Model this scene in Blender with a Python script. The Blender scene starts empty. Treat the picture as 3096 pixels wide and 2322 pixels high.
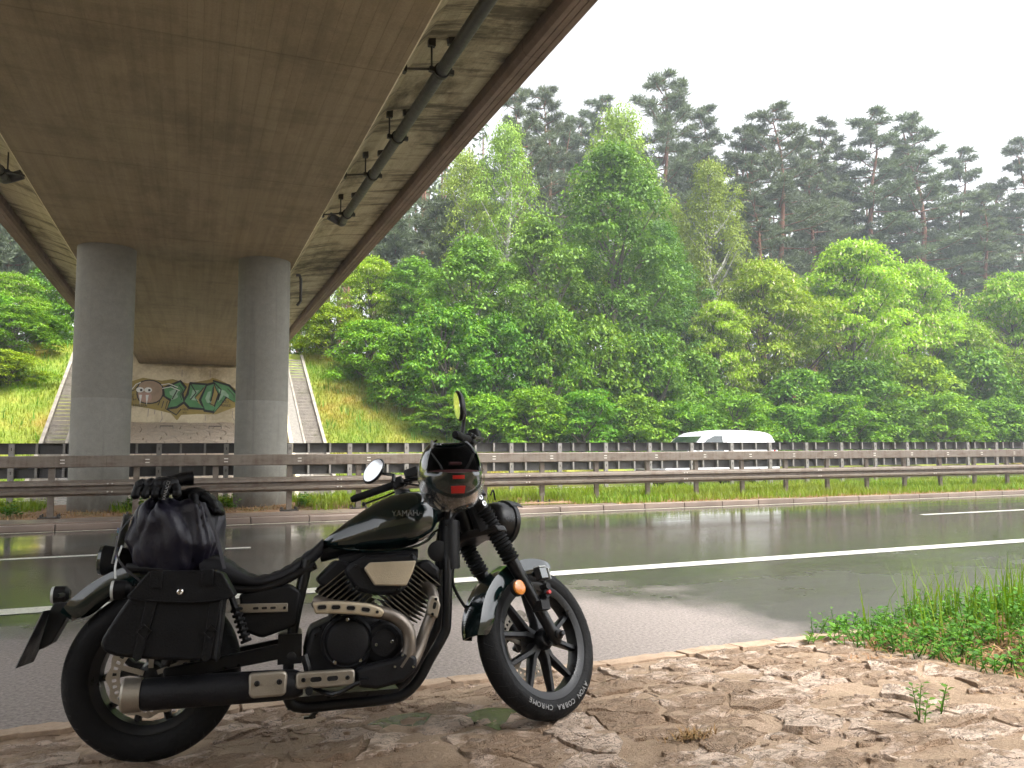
import bpy, math, random
import numpy as np
from mathutils import Vector, Matrix, noise
R = math.radians
rnd = random.Random(7)
scene = bpy.context.scene
col = scene.collection

# ------------------------------------------------------------------ camera
CAM_H = 1.28
yaw, pit, rol = R(22.1), R(4.67), R(0.25)
fwd = Vector((math.sin(yaw)*math.cos(pit), math.cos(yaw)*math.cos(pit), math.sin(pit)))
r0 = Vector((math.cos(yaw), -math.sin(yaw), 0)); u0 = r0.cross(fwd)
rgt = r0*math.cos(rol) - u0*math.sin(rol); upv = r0*math.sin(rol) + u0*math.cos(rol)
cd = bpy.data.cameras.new('camera'); cam = bpy.data.objects.new('camera', cd); col.objects.link(cam)
m = Matrix((rgt, upv, -fwd)).transposed().to_4x4(); m.translation = (0, 0, CAM_H)
cam.matrix_world = m
cd.sensor_width = 36; cd.lens = 27.67; cd.clip_start = .05; cd.clip_end = 2000
scene.camera = cam

# ------------------------------------------------------------------ world, sun, exposure
SUN_EL, SUN_AZ = R(62), R(150)          # azimuth from +Y towards +X: high, to the right of the bridge
w = bpy.data.worlds.new('World'); scene.world = w; w.use_nodes = True
wt = w.node_tree; wt.nodes.clear()
sky = wt.nodes.new('ShaderNodeTexSky'); sky.sky_type = 'NISHITA'; sky.sun_disc = False
sky.sun_elevation = SUN_EL; sky.sun_rotation = SUN_AZ; sky.air_density = 1.0; sky.dust_density = 4.0; sky.ozone_density = 1.0
bw = wt.nodes.new('ShaderNodeRGBToBW'); mixc = wt.nodes.new('ShaderNodeMix'); mixc.data_type = 'RGBA'
mixc.inputs['Factor'].default_value = .93   # an overcast sheet: hardly any blue left
bg = wt.nodes.new('ShaderNodeBackground'); bg.inputs['Strength'].default_value = .15
wo = wt.nodes.new('ShaderNodeOutputWorld')
wt.links.new(sky.outputs[0], bw.inputs[0]); wt.links.new(sky.outputs[0], mixc.inputs['A']); wt.links.new(bw.outputs[0], mixc.inputs['B'])
wt.links.new(mixc.outputs['Result'], bg.inputs['Color']); wt.links.new(bg.outputs[0], wo.inputs['Surface'])
sl = bpy.data.lights.new('sun', 'SUN'); sl.energy = 1.4; sl.angle = R(25); sl.color = (1, .97, .92)
so = bpy.data.objects.new('sun', sl); col.objects.link(so)
sd = Vector((math.sin(SUN_AZ)*math.cos(SUN_EL), math.cos(SUN_AZ)*math.cos(SUN_EL), math.sin(SUN_EL)))
so.rotation_euler = sd.to_track_quat('Z', 'Y').to_euler(); so.location = sd*80
vs = scene.view_settings
vs.view_transform = 'Standard'; vs.look = 'None'; vs.gamma = 1; vs.use_curve_mapping = False
vs.exposure = 2.2
scene.cycles.use_denoising = True
scene.cycles.max_bounces = 6; scene.cycles.diffuse_bounces = 3; scene.cycles.glossy_bounces = 3
scene.cycles.transmission_bounces = 4; scene.cycles.transparent_max_bounces = 8; scene.cycles.volume_bounces = 0
scene.cycles.use_adaptive_sampling = True; scene.cycles.adaptive_threshold = .03

# ------------------------------------------------------------------ helpers: meshes
class MB:
    def __init__(s): s.v = []; s.f = []
    def add(s, v, f):
        n = len(s.v); s.v += [tuple(p) for p in v]; s.f += [tuple(n+i for i in q) for q in f]; return s
    def box(s, c, d, M=None):
        p = []
        for z in (-.5, .5):
            for x, y in ((-.5, -.5), (.5, -.5), (.5, .5), (-.5, .5)):
                q = Vector((x*d[0], y*d[1], z*d[2]))
                if M: q = M @ q
                p.append((c[0]+q[0], c[1]+q[1], c[2]+q[2]))
        return s.add(p, [(3, 2, 1, 0), (4, 5, 6, 7), (0, 1, 5, 4), (1, 2, 6, 5), (2, 3, 7, 6), (3, 0, 4, 7)])
    def bb(s, a, b): return s.box([(a[i]+b[i])/2 for i in range(3)], [abs(b[i]-a[i]) for i in range(3)])
    def loft(s, rings, caps=True, closed=False):
        n = len(rings[0]); v = [p for r in rings for p in r]; f = []
        m = len(rings)
        for i in range(m if closed else m-1):
            for j in range(n):
                a = i*n+j; b = i*n+(j+1) % n; c2 = ((i+1) % m)*n
                f.append((a, b, c2+(j+1) % n, c2+j))
        if caps and not closed:
            f.append(tuple(range(n-1, -1, -1))); f.append(tuple((m-1)*n+j for j in range(n)))
        return s.add(v, f)
    def tube(s, pts, r, n=8, caps=True, closed=False, flat=1.0):
        pts = [Vector(p) for p in pts]; m = len(pts)
        rr = r if isinstance(r, (list, tuple)) else [r]*m
        t0 = (pts[1]-pts[0]).normalized()
        up = Vector((0, 0, 1)) if abs(t0.z) < .9 else Vector((1, 0, 0))
        a = t0.cross(up).normalized(); rings = []
        for i, p in enumerate(pts):
            if closed: t = (pts[(i+1) % m]-pts[i-1]).normalized()
            else: t = (pts[min(i+1, m-1)]-pts[max(i-1, 0)]).normalized()
            a = (a-t*a.dot(t)).normalized(); b = t.cross(a)
            rings.append([p+(a*math.cos(k*2*math.pi/n)+b*math.sin(k*2*math.pi/n)*flat)*rr[i] for k in range(n)])
        return s.loft(rings, caps, closed)
    def lathe(s, prof, n, c, ax, caps=True):
        ax = Vector(ax).normalized(); h = Vector((0, 0, 1)) if abs(ax.z) < .9 else Vector((1, 0, 0))
        a = ax.cross(h).normalized(); b = ax.cross(a); c = Vector(c)
        return s.loft([[c+ax*z+(a*math.cos(k*2*math.pi/n)+b*math.sin(k*2*math.pi/n))*max(r, 1e-4) for k in range(n)] for r, z in prof], caps)
    def ring(s, prof, n, c, ax):        # closed profile swept round the axis
        ax = Vector(ax).normalized(); h = Vector((0, 0, 1)) if abs(ax.z) < .9 else Vector((1, 0, 0))
        a = ax.cross(h).normalized(); b = ax.cross(a); c = Vector(c)
        rings = [[c+ax*z+(a*math.cos(k*2*math.pi/n)+b*math.sin(k*2*math.pi/n))*r for r, z in prof] for k in range(n)]
        return s.loft(rings, False, True)
    def prism(s, o, y0, y1, f=None):    # outline in (x, z), from y0 to y1
        f = f or (lambda x, z, y: (x, y, z)); n = len(o)
        v = [f(x, z, y0) for x, z in o]+[f(x, z, y1) for x, z in o]
        fs = [tuple(range(n)), tuple(range(2*n-1, n-1, -1))]+[(i, n+i, n+(i+1) % n, (i+1) % n) for i in range(n)]
        return s.add(v, fs)
    def build(s, name, mat, parent=None, smooth=None, bevel=0, seg=2, off=None):
        me = bpy.data.meshes.new(name)
        v = s.v if off is None else [(p[0]-off[0], p[1]-off[1], p[2]-off[2]) for p in s.v]
        me.from_pydata(v, [], s.f); me.validate()
        if mat: me.materials.append(mat)
        if smooth:
            me.polygons.foreach_set('use_smooth', [True]*len(me.polygons))
            if smooth < 180: me.set_sharp_from_angle(angle=R(smooth))
        o = bpy.data.objects.new(name, me); col.objects.link(o)
        if parent: o.parent = parent
        if bevel:
            b = o.modifiers.new('bevel', 'BEVEL'); b.width = bevel; b.segments = seg; b.limit_method = 'ANGLE'; b.angle_limit = R(35)
            b.harden_normals = False
        return o

def npmesh(name, v, f, mat, parent=None, smooth=False):
    me = bpy.data.meshes.new(name); v = np.asarray(v, np.float32); f = np.asarray(f, np.int32); k = f.shape[1]
    me.vertices.add(len(v)); me.vertices.foreach_set('co', v.ravel())
    me.loops.add(f.size); me.loops.foreach_set('vertex_index', f.ravel())
    me.polygons.add(len(f)); me.polygons.foreach_set('loop_start', np.arange(len(f), dtype=np.int32)*k)
    me.polygons.foreach_set('loop_total', np.full(len(f), k, np.int32))
    if smooth: me.polygons.foreach_set('use_smooth', [True]*len(f))
    me.update(); me.validate()
    if mat: me.materials.append(mat)
    o = bpy.data.objects.new(name, me); col.objects.link(o)
    if parent: o.parent = parent
    return o
def tag(o, label=None, cat=None, group=None, kind=None):
    if label: o['label'] = label
    if cat: o['category'] = cat
    if group: o['group'] = group
    if kind: o['kind'] = kind
    return o
def empty(name, loc=(0, 0, 0), mat=None, rz=0):
    o = bpy.data.objects.new(name, None); col.objects.link(o); o.empty_display_size = .1
    if mat is not None: o.matrix_world = mat
    else: o.location = loc; o.rotation_euler = (0, 0, rz)
    return o
def dup(o, parent=None):
    c = o.copy(); col.objects.link(c); c.parent = parent
    for ch in o.children: dup(ch, c)
    return c
def crom(pts, k=4, closed=False):       # smooth curve through points, any dimension
    P = [np.array(p, float) for p in pts]; n = len(P); out = []
    for i in range(n if closed else n-1):
        p0 = P[i-1] if closed or i else 2*P[0]-P[1]; p1 = P[i]; p2 = P[(i+1) % n]
        p3 = P[(i+2) % n] if closed or i+2 < n else 2*P[-1]-P[-2]
        for j in range(k):
            t = j/k
            out.append(tuple(.5*((2*p1)+(-p0+p2)*t+(2*p0-5*p1+4*p2-p3)*t*t+(-p0+3*p1-3*p2+p3)*t**3)))
    if not closed: out.append(tuple(P[-1]))
    return out
def rrect(cx, cz, w, h, r, n=4, ang=0):
    o = []
    for sx, sz, a0 in ((1, 1, 0), (-1, 1, 90), (-1, -1, 180), (1, -1, 270)):
        for k in range(n+1):
            a = R(a0+90*k/n); o.append((sx*(w/2-r)+r*math.cos(a), sz*(h/2-r)+r*math.sin(a)))
    c, s = math.cos(ang), math.sin(ang)
    return [(cx+x*c-z*s, cz+x*s+z*c) for x, z in o]
def interp(x, xs, ys): return float(np.interp(x, xs, ys))
def text_mesh(txt, size, depth=.0008):
    cu = bpy.data.curves.new('t', 'FONT'); cu.body = txt; cu.size = size; cu.extrude = depth; cu.align_x = 'CENTER'; cu.align_y = 'CENTER'
    cu.resolution_u = 2
    ob = bpy.data.objects.new('t', cu); col.objects.link(ob)
    dg = bpy.context.evaluated_depsgraph_get(); me = bpy.data.meshes.new_from_object(ob.evaluated_get(dg))
    v = [tuple(p.co) for p in me.vertices]; f = [tuple(p.vertices) for p in me.polygons]
    bpy.data.objects.remove(ob); bpy.data.curves.remove(cu); bpy.data.meshes.remove(me)
    return v, f

# ------------------------------------------------------------------ helpers: materials
class NT:
    def __init__(s, name):
        s.m = bpy.data.materials.new(name); s.m.use_nodes = True; s.t = s.m.node_tree; s.t.nodes.clear()
        s.out = s.t.nodes.new('ShaderNodeOutputMaterial')
    def n(s, ty, props=None, **inp):
        q = s.t.nodes.new(ty)
        for k, v in (props or {}).items(): setattr(q, k, v)
        for k, v in inp.items():
            k = k.replace('_', ' ')
            sock = q.inputs[int(k[1:])] if k[0] == 'i' and k[1:].isdigit() else q.inputs[k]
            if isinstance(v, bpy.types.NodeSocket): s.t.links.new(v, sock)
            else: sock.default_value = v
        return q
    def pos(s): return s.n('ShaderNodeNewGeometry').outputs['Position']
    def obj(s): return s.n('ShaderNodeTexCoord').outputs['Object']
    def scale(s, vec, sc): return s.n('ShaderNodeMapping', None, Vector=vec, Scale=sc).outputs[0]
    def noise(s, vec, sc, det=4, rough=.55): return s.n('ShaderNodeTexNoise', None, Vector=vec, Scale=sc, Detail=det, Roughness=rough).outputs[0]
    def ramp(s, fac, stops):
        q = s.n('ShaderNodeValToRGB', None, Fac=fac); e = q.color_ramp.elements
        while len(e) < len(stops): e.new(.5)
        for i, (p, c) in enumerate(stops):
            e[i].position = p; e[i].color = (c, c, c, 1) if isinstance(c, (int, float)) else (*c, 1)
        return q.outputs[0]
    def mix(s, f, a, b, mode='MIX'):
        q = s.n('ShaderNodeMix', {'data_type': 'RGBA', 'blend_type': mode})
        for k, v in (('Factor', f), ('A', a), ('B', b)):
            so_ = [i for i in q.inputs if i.name == k and i.enabled][0]
            if isinstance(v, bpy.types.NodeSocket): s.t.links.new(v, so_)
            elif k == 'Factor': so_.default_value = v
            else: so_.default_value = (*v, 1) if len(v) == 3 else v
        return [o for o in q.outputs if o.enabled][0]
    def math(s, op, a, b=0.0): return s.n('ShaderNodeMath', {'operation': op}, i0=a, i1=b).outputs[0]
    def bump(s, h, strength, dist=.02, normal=None):
        q = s.n('ShaderNodeBump', None, Height=h, Strength=strength, Distance=dist)
        if normal is not None: s.t.links.new(normal, q.inputs['Normal'])
        return q.outputs[0]
    def bsdf(s, **k):
        q = s.n('ShaderNodeBsdfPrincipled')
        for a, v in k.items():
            so_ = q.inputs[a.replace('_', ' ')]
            if isinstance(v, bpy.types.NodeSocket): s.t.links.new(v, so_)
            else: so_.default_value = (*v, 1) if isinstance(v, tuple) and len(v) == 3 else v
        s.t.links.new(q.outputs[0], s.out.inputs['Surface']); return q

def simple(name, c, rough=.5, metal=0, var=.25, vs_=6, bump=0, bs=60, coat=0, c2=None, world=False, spec=.5):
    t = NT(name); v = t.pos() if world else t.obj()
    n1 = t.noise(v, vs_, 5); c2 = c2 or tuple(x*(1-var) for x in c)
    colr = t.mix(t.ramp(n1, [(.3, 0.0), (.7, 1.0)]), c2, c)
    rr = t.n('ShaderNodeMapRange', None, i0=t.noise(v, vs_*3, 4), i1=.3, i2=.7, i3=max(0, rough-.08), i4=min(1, rough+.1)).outputs[0]
    k = dict(Base_Color=colr, Roughness=rr, Metallic=metal, Coat_Weight=coat, Coat_Roughness=.06, Specular_IOR_Level=spec)
    if bump: k['Normal'] = t.bump(t.noise(v, bs, 4), bump, .01)
    t.bsdf(**k); return t.m
def leafmat(name, ca, cb, cc, trans=.35, dead=None):
    t = NT(name)
    rp = t.n('ShaderNodeNewGeometry').outputs['Random Per Island']
    c = t.ramp(rp, [(0, ca), (.5, cb), (1, cc)])
    big = t.noise(t.pos(), .35, 3)
    c = t.mix(t.ramp(big, [(.35, 0.0), (.65, .55 if dead is None else .8)]), c, cb if dead is None else dead)
    orr = t.n('ShaderNodeObjectInfo').outputs['Random']                       # every plant has its own green
    c = t.n('ShaderNodeHueSaturation', None, Hue=t.n('ShaderNodeMapRange', None, i0=orr, i3=.488, i4=.514).outputs[0], Saturation=1.05, Value=t.n('ShaderNodeMapRange', None, i0=t.math('FRACT', t.math('MULTIPLY', orr, 7.3)), i3=.82, i4=1.25).outputs[0], Color=c).outputs[0]
    d = t.n('ShaderNodeBsdfPrincipled', None, Base_Color=c, Roughness=.55, Specular_IOR_Level=.35)
    tr = t.n('ShaderNodeBsdfTranslucent', None, Color=t.mix(1.0, c, (1.0, 1.0, .55), 'MULTIPLY'))
    mx = t.n('ShaderNodeMixShader', None, i0=trans, i1=d.outputs[0], i2=tr.outputs[0])
    t.t.links.new(mx.outputs[0], t.out.inputs['Surface']); return t.m
M = {}
# concrete of the bridge: board marks along Y, transverse pour joints, damp stains
def concrete(name, ca, cb, stain, board=True, stn=.5, bands=1.0, dirt=False):
    t = NT(name); p = t.pos()
    streak = t.noise(t.scale(p, (9, .25, 9)), 1.0, 5, .6)
    cl = t.mix(t.ramp(streak, [(.3, 0.0), (.75, 1.0)]), ca, cb)
    blot = t.noise(t.scale(p, (.9, .45, .9)), 1.0, 8, .74)
    cl = t.mix(t.ramp(blot, [(.48, 0.0), (.66, stn)]), cl, stain)
    band = t.noise(t.scale(p, (.55, 3.2, .55)), 1.0, 6, .72)
    cl = t.mix(t.ramp(band, [(.50, 0.0), (.62, stn*.85*bands)]), cl, tuple(x*.6 for x in stain))
    pale = t.noise(t.scale(p, (1.7, 1.1, 1.7)), .8, 5, .6)
    cl = t.mix(t.ramp(pale, [(.62, 0.0), (.72, .35)]), cl, tuple(min(1, x*1.25) for x in cb))
    if dirt:
        zz = t.n('ShaderNodeSeparateXYZ', None, Vector=p).outputs[2]
        dn = t.math('ADD', zz, t.math('MULTIPLY', t.noise(t.scale(p, (3, 3, 1.2)), 1.0, 5, .65), 1.1))
        cl = t.mix(t.ramp(dn, [(.62, .75), (1.0, 0.0)]), cl, (.085, .065, .045))     # road splash dried on the foot
        run = t.noise(t.scale(p, (7, 7, .22)), 1.0, 4, .6)
        cl = t.mix(t.ramp(run, [(.58, 0.0), (.70, .35)]), cl, tuple(x*.6 for x in ca))
    fine = t.noise(p, 45, 4)
    cl = t.mix(.35, cl, t.mix(fine, (.25, .25, .25), (.75, .75, .75)), 'OVERLAY')
    h = fine
    if board:
        wv = t.n('ShaderNodeTexWave', {'wave_type': 'BANDS', 'bands_direction': 'X', 'wave_profile': 'SAW'}, Vector=p, Scale=2.2, Distortion=.25, Detail=2).outputs[1]
        ln = t.ramp(wv, [(0, 0.0), (.03, 1.0)])
        wy = t.n('ShaderNodeTexWave', {'wave_type': 'BANDS', 'bands_direction': 'Y', 'wave_profile': 'SAW'}, Vector=p, Scale=.08, Distortion=.15, Detail=1).outputs[1]
        ln = t.math('MULTIPLY', ln, t.ramp(wy, [(0, 0.0), (.008, 1.0)]))
        cl = t.mix(t.math('MULTIPLY', t.math('SUBTRACT', 1.0, ln), .45), cl, tuple(x*.45 for x in ca))
        h = t.math('ADD', t.math('MULTIPLY', fine, .4), ln)
    t.bsdf(Base_Color=cl, Roughness=.85, Specular_IOR_Level=.3, Normal=t.bump(h, .5, .008)); return t.m
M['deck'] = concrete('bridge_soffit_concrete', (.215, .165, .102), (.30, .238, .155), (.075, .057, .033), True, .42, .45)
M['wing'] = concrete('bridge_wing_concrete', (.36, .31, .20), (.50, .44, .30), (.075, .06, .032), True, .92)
M['edge'] = concrete('edge_beam_concrete', (.19, .14, .105), (.27, .205, .155), (.10, .072, .05), True, .5, .4)
M['pillar'] = concrete('pillar_concrete', (.18, .175, .152), (.22, .213, .187), (.15, .14, .118), False, .3, .2, True)
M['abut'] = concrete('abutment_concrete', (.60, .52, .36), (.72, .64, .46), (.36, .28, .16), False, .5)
M['curb'] = simple('kerb_concrete', (.30, .265, .22), .8, var=.4, vs_=3, bump=.4, bs=50, world=True)
M['slabc'] = simple('median_concrete', (.23, .175, .14), .35, var=.45, vs_=1.2, bump=.3, bs=40, world=True)
M['pipe'] = simple('grey_drain_pipe', (.05, .048, .044), .45, var=.3)
M['iron'] = simple('dark_iron', (.045, .04, .035), .5, .4, bump=.3)
# ------------------------------------------------------------------ materials of the setting
t = NT('wet_asphalt'); p = t.pos(); sx = t.n('ShaderNodeSeparateXYZ', None, Vector=p)
X, Y = sx.outputs[0], sx.outputs[1]
big = t.noise(p, .9, 5, .6); fine = t.noise(p, 44, 4, .75); grit = t.noise(p, 320, 2, .6)
wob = t.math('MULTIPLY', t.math('SUBTRACT', big, .5), 2.2)
dx = t.ramp(t.math('ADD', t.math('MULTIPLY', t.math('SUBTRACT', 4.15, X), .9), wob), [(0, 0.0), (.8, 1.0)])
dy = t.ramp(t.math('ADD', t.math('MULTIPLY', t.math('SUBTRACT', 6.9, Y), .9), wob), [(0, 0.0), (.9, 1.0)])
dry = t.math('MULTIPLY', dx, dy)                                     # sheltered strip under the deck
agg = t.ramp(fine, [(.32, 0.0), (.68, 1.0)])
wetc = t.mix(agg, (.016, .015, .012), (.075, .069, .06)); dryc = t.mix(agg, (.085, .07, .062), (.29, .245, .22))  # aggregate grain; the lighter wet grains also paint in sky glints
streak = t.noise(t.scale(p, (.12, 1.6, 1)), 1.0, 5, .6)
wetr = t.n('ShaderNodeMapRange', None, i0=streak, i1=.32, i2=.62, i3=.05, i4=.15).outputs[0]
damp = t.ramp(t.math('ADD', t.math('MULTIPLY', t.math('SUBTRACT', 7.6, Y), .5), wob), [(0, 0.0), (1, .22)])
wetr = t.math('ADD', wetr, damp)
rgh = t.mix(dry, wetr, (.62, .62, .62))
near_ = t.ramp(t.math('MULTIPLY', t.math('SUBTRACT', 11.6, Y), .5), [(0, 0.0), (1, 1.0)])
hgt = t.mix(dry, t.math('ADD', t.math('MULTIPLY', t.noise(t.scale(p, (5, 9, 1)), 1.0, 2), .12), t.math('MULTIPLY', t.math('MULTIPLY', agg, near_), .16)), agg)
t.bsdf(Base_Color=t.mix(dry, wetc, dryc), Roughness=rgh, Specular_IOR_Level=.7, Normal=t.bump(t.math('ADD', hgt, t.math('MULTIPLY', t.math('MULTIPLY', grit, dry), .15)), .35, .004))
M['asphalt'] = t.m
def paint(name, c, r=.3):
    t = NT(name); p = t.pos(); n = t.noise(p, 35, 5, .7); b = t.noise(p, 2.5, 4)
    cl = t.mix(t.ramp(n, [(.36, .8), (.50, 0.0)]), c, (.20, .18, .155)); cl = t.mix(t.ramp(b, [(.4, 0.0), (.7, .35)]), cl, tuple(x*.7 for x in c))
    t.bsdf(Base_Color=cl, Roughness=r, Normal=t.bump(n, .2, .004)); return t.m
M['paint'] = paint('white_road_paint', (.62, .60, .54)); M['paint2'] = paint('edge_road_paint', (.50, .45, .35))
def earth(name, ca, cb, cc, sc=3, bs=30, bst=.7, rough=.9, bd=.03):
    t = NT(name); p = t.pos(); a = t.noise(p, sc, 6, .65); f = t.noise(p, bs, 5, .7); g = t.noise(p, bs*5, 3, .6)
    cl = t.ramp(a, [(.3, ca), (.5, cb), (.7, cc)]); cl = t.mix(.5, cl, t.mix(f, (.15, .15, .15), (.85, .85, .85)), 'OVERLAY')
    t.bsdf(Base_Color=cl, Roughness=rough, Specular_IOR_Level=.3, Normal=t.bump(t.math('ADD', f, t.math('MULTIPLY', g, .35)), bst, bd)); return t.m
M['earth'] = earth('forest_soil', (.10, .07, .04), (.16, .11, .06), (.09, .12, .03), .5)
M['soil'] = earth('median_soil', (.16, .09, .05), (.26, .16, .09), (.13, .14, .04), 1.2)
M['turf'] = earth('embankment_turf', (.10, .17, .02), (.20, .23, .03), (.30, .20, .05), .35, 12)
def stone_mat(name, ca, cb, cc, silt=None):
    t = NT(name); p = t.pos()
    rp = t.n('ShaderNodeObjectInfo').outputs['Random']
    strata = t.noise(t.scale(p, (5, 16, 10)), 1.0, 7, .72); med = t.noise(p, 14, 6, .7); fine = t.noise(p, 110, 4, .65)
    cl = t.mix(t.ramp(strata, [(.34, 0.0), (.62, 1.0)]), tuple(x*.78 for x in ca), cb); cl = t.mix(t.math('MULTIPLY', rp, .5), cl, cc)
    pit = t.ramp(med, [(.34, 1.0), (.42, 0.0)])
    cl = t.mix(t.math('MULTIPLY', pit, .55), cl, tuple(x*.32 for x in ca))
    cl = t.mix(.22, cl, t.mix(fine, (.2, .2, .2), (.8, .8, .8)), 'OVERLAY')
    ck = t.n('ShaderNodeTexVoronoi', {'feature': 'DISTANCE_TO_EDGE'}, Vector=t.n('ShaderNodeVectorMath', {'operation': 'ADD'}, i0=p, i1=t.n('ShaderNodeTexNoise', None, Vector=p, Scale=9.0, Detail=4.0).outputs[1]).outputs[0], Scale=4.2).outputs[0]
    ck2 = t.n('ShaderNodeTexVoronoi', {'feature': 'DISTANCE_TO_EDGE'}, Vector=t.n('ShaderNodeVectorMath', {'operation': 'ADD'}, i0=t.scale(p, (5, 8.5, 5)), i1=t.n('ShaderNodeTexNoise', None, Vector=p, Scale=14.0, Detail=5.0).outputs[1]).outputs[0], Scale=1.0).outputs[0]
    crack = t.math('MAXIMUM', t.ramp(ck, [(0.0, 1.0), (.03, 0.0)]), t.math('MULTIPLY', t.ramp(ck2, [(0.0, 1.0), (.05, 0.0)]), t.ramp(med, [(.50, 0.0), (.58, 1.0)])))
    cl = t.mix(t.math('MULTIPLY', crack, .75), cl, tuple(x*.22 for x in ca))
    if silt:                                                       # sand trodden over the slabs, some nearly buried
        sn = t.math('ADD', t.noise(t.scale(p, (4.2, 6.5, 4)), 1.0, 6, .66), t.math('MULTIPLY', t.math('SUBTRACT', rp, .5), .22))
        sc_ = t.mix(fine, tuple(x*.55 for x in silt), tuple(x*1.35 for x in silt))
        cl = t.mix(t.ramp(sn, [(.44, 0.0), (.52, .92)]), cl, sc_)
    h = t.math('ADD', t.math('ADD', t.math('MULTIPLY', strata, 1.6), t.math('MULTIPLY', med, .8)), t.math('SUBTRACT', t.math('MULTIPLY', fine, .12), t.math('MULTIPLY', crack, .5)))
    t.bsdf(Base_Color=cl, Roughness=t.n('ShaderNodeMapRange', None, i0=strata, i1=.3, i2=.7, i3=.5, i4=.8).outputs[0], Specular_IOR_Level=.4, Normal=t.bump(h, 1.0, .06)); return t.m
M['stone'] = stone_mat('tan_limestone', (.60, .44, .325), (.82, .65, .52), (.68, .50, .38), (.36, .24, .15))
M['fstone'] = stone_mat('abutment_rubble', (.66, .52, .39), (.78, .66, .52), (.70, .57, .44))
M['sand'] = earth('sandy_joint', (.22, .15, .095), (.34, .245, .165), (.43, .31, .22), 2.5, 45, 1.0, .8, .02)
M['mortar'] = earth('dark_mortar', (.26, .19, .125), (.36, .275, .19), (.42, .33, .24), 3, 40, .6)
M['step'] = earth('stair_stone', (.15, .13, .11), (.23, .205, .175), (.13, .12, .08), 2.2, 25, .5)
M['kerb2'] = earth('sandstone_kerb', (.27, .19, .125), (.37, .275, .195), (.32, .225, .155), 3, 40, .7, .75, .01)
t = NT('paver_strip'); p = t.pos()
br = t.n('ShaderNodeTexBrick', None, Vector=t.n('ShaderNodeCombineXYZ', None, X=t.n('ShaderNodeSeparateXYZ', None, Vector=p).outputs[0], Y=t.n('ShaderNodeSeparateXYZ', None, Vector=p).outputs[1]).outputs[0], Color1=(.27, .25, .22, 1), Color2=(.20, .185, .16, 1), Mortar=(.08, .07, .055, 1), Scale=5.0, Mortar_Size=.03)
t.bsdf(Base_Color=br.outputs[0], Roughness=.8, Normal=t.bump(br.outputs[1], -.5, .01)); M['paver'] = t.m
def galv(name, ca, cb, rust, amt):
    t = NT(name); p = t.pos(); a = t.noise(t.scale(p, (1.5, 1.5, 4)), 2.0, 6, .7); s_ = t.noise(t.scale(p, (14, 14, .8)), 1.0, 4)
    cl = t.mix(a, ca, cb); cl = t.mix(t.ramp(t.math('ADD', t.math('MULTIPLY', a, .7), t.math('MULTIPLY', s_, .3)), [(.45, 0.0), (.62, amt)]), cl, rust)
    t.bsdf(Base_Color=cl, Metallic=.35, Roughness=.55, Normal=t.bump(a, .1, .01)); return t.m
M['rail'] = galv('weathered_brown_rail', (.13, .108, .086), (.20, .168, .135), (.085, .056, .038), .8)
M['rail2'] = galv('weathered_grey_rail', (.20, .19, .175), (.30, .285, .265), (.13, .105, .08), .6)
M['rail3'] = galv('shade_toned_rail', (.05, .048, .045), (.09, .085, .08), (.04, .032, .025), .7)  # beam colour darkened to carry the shade inside the open channels
M['bolt'] = simple('bolt_steel', (.45, .42, .38), .4, .8)
M['gal'] = simple('slot_paint', (.65, .62, .55), .5)

# ------------------------------------------------------------------ ground, roads, embankments
def struct(o): o['kind'] = 'structure'; return o
def sm(a, b, x): x = min(1, max(0, (x-a)/(b-a))); return x*x*(3-2*x)
def far_z(x, y):
    k = sm(9, 24, abs(x+1)); s = .56*(1-k)+.20*k; top = 6.0*(1-k)+7.5*k
    z = min(top, s*max(0, y-30.0)); z += (.12*noise.noise((x*.35, y*.35, 0))) if y > 31 else 0
    if -3.62 < x < 3.62 and y < 39.4: z = min(z, .278*max(0, y-30)-.08)
    return z
def near_z(x, y):
    z = interp(y, [-30, -14, -6.2, -2, 0, 1.4, 2.6, 3.3, 3.9, 4.3, 4.5], [6.2, 6.0, 2.7, .95, .42, .22, .135, .095, .035, -.03, -.08])
    if x > 3.8: z += .06*sm(3.8, 5, x)*sm(4.7, 4.2, y)
    z = max(z, min(6.2, .5*(2.0-y))*sm(5.2, 8, abs(x)))          # unseen banks beside the bridge, raised to block light from behind
    return z
struct(MB().add([(-400, -200, -.12), (500, -200, -.12), (500, 600, -.12), (-400, 600, -.12)], [(0, 1, 2, 3)]).build('ground', M['earth']))
road = struct(MB().bb((-120, 4.32, -.2), (200, 14.62, 0)).build('road', M['asphalt']))
road2 = struct(MB().bb((-120, 18.9, -.2), (200, 29.8, .02)).build('far_road', M['asphalt']))
def line(y, x0, x1, wd, mat, par=None, z=.004):
    return MB().add([(x0, y-wd/2, z), (x1, y-wd/2, z), (x1, y+wd/2, z), (x0, y+wd/2, z)], [(0, 1, 2, 3)]).build('lane_line', mat, par)
line(7.42, -40, 120, .26, M['paint'], road)
line(14.28, -40, 120, .11, M['paint2'], road)
for x0 in (-5.25, 12.75, 30.75, 48.75, -23.25): line(10.95, x0, x0+6, .14, M['paint'], road)
line(19.25, -40, 120, .14, M['paint'], road2, .024); line(26.6, -40, 120, .26, M['paint'], road2, .024)
for x0 in (-8, 10, 28, 46): line(22.9, x0, x0+6, .14, M['paint'], road2, .024)

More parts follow.
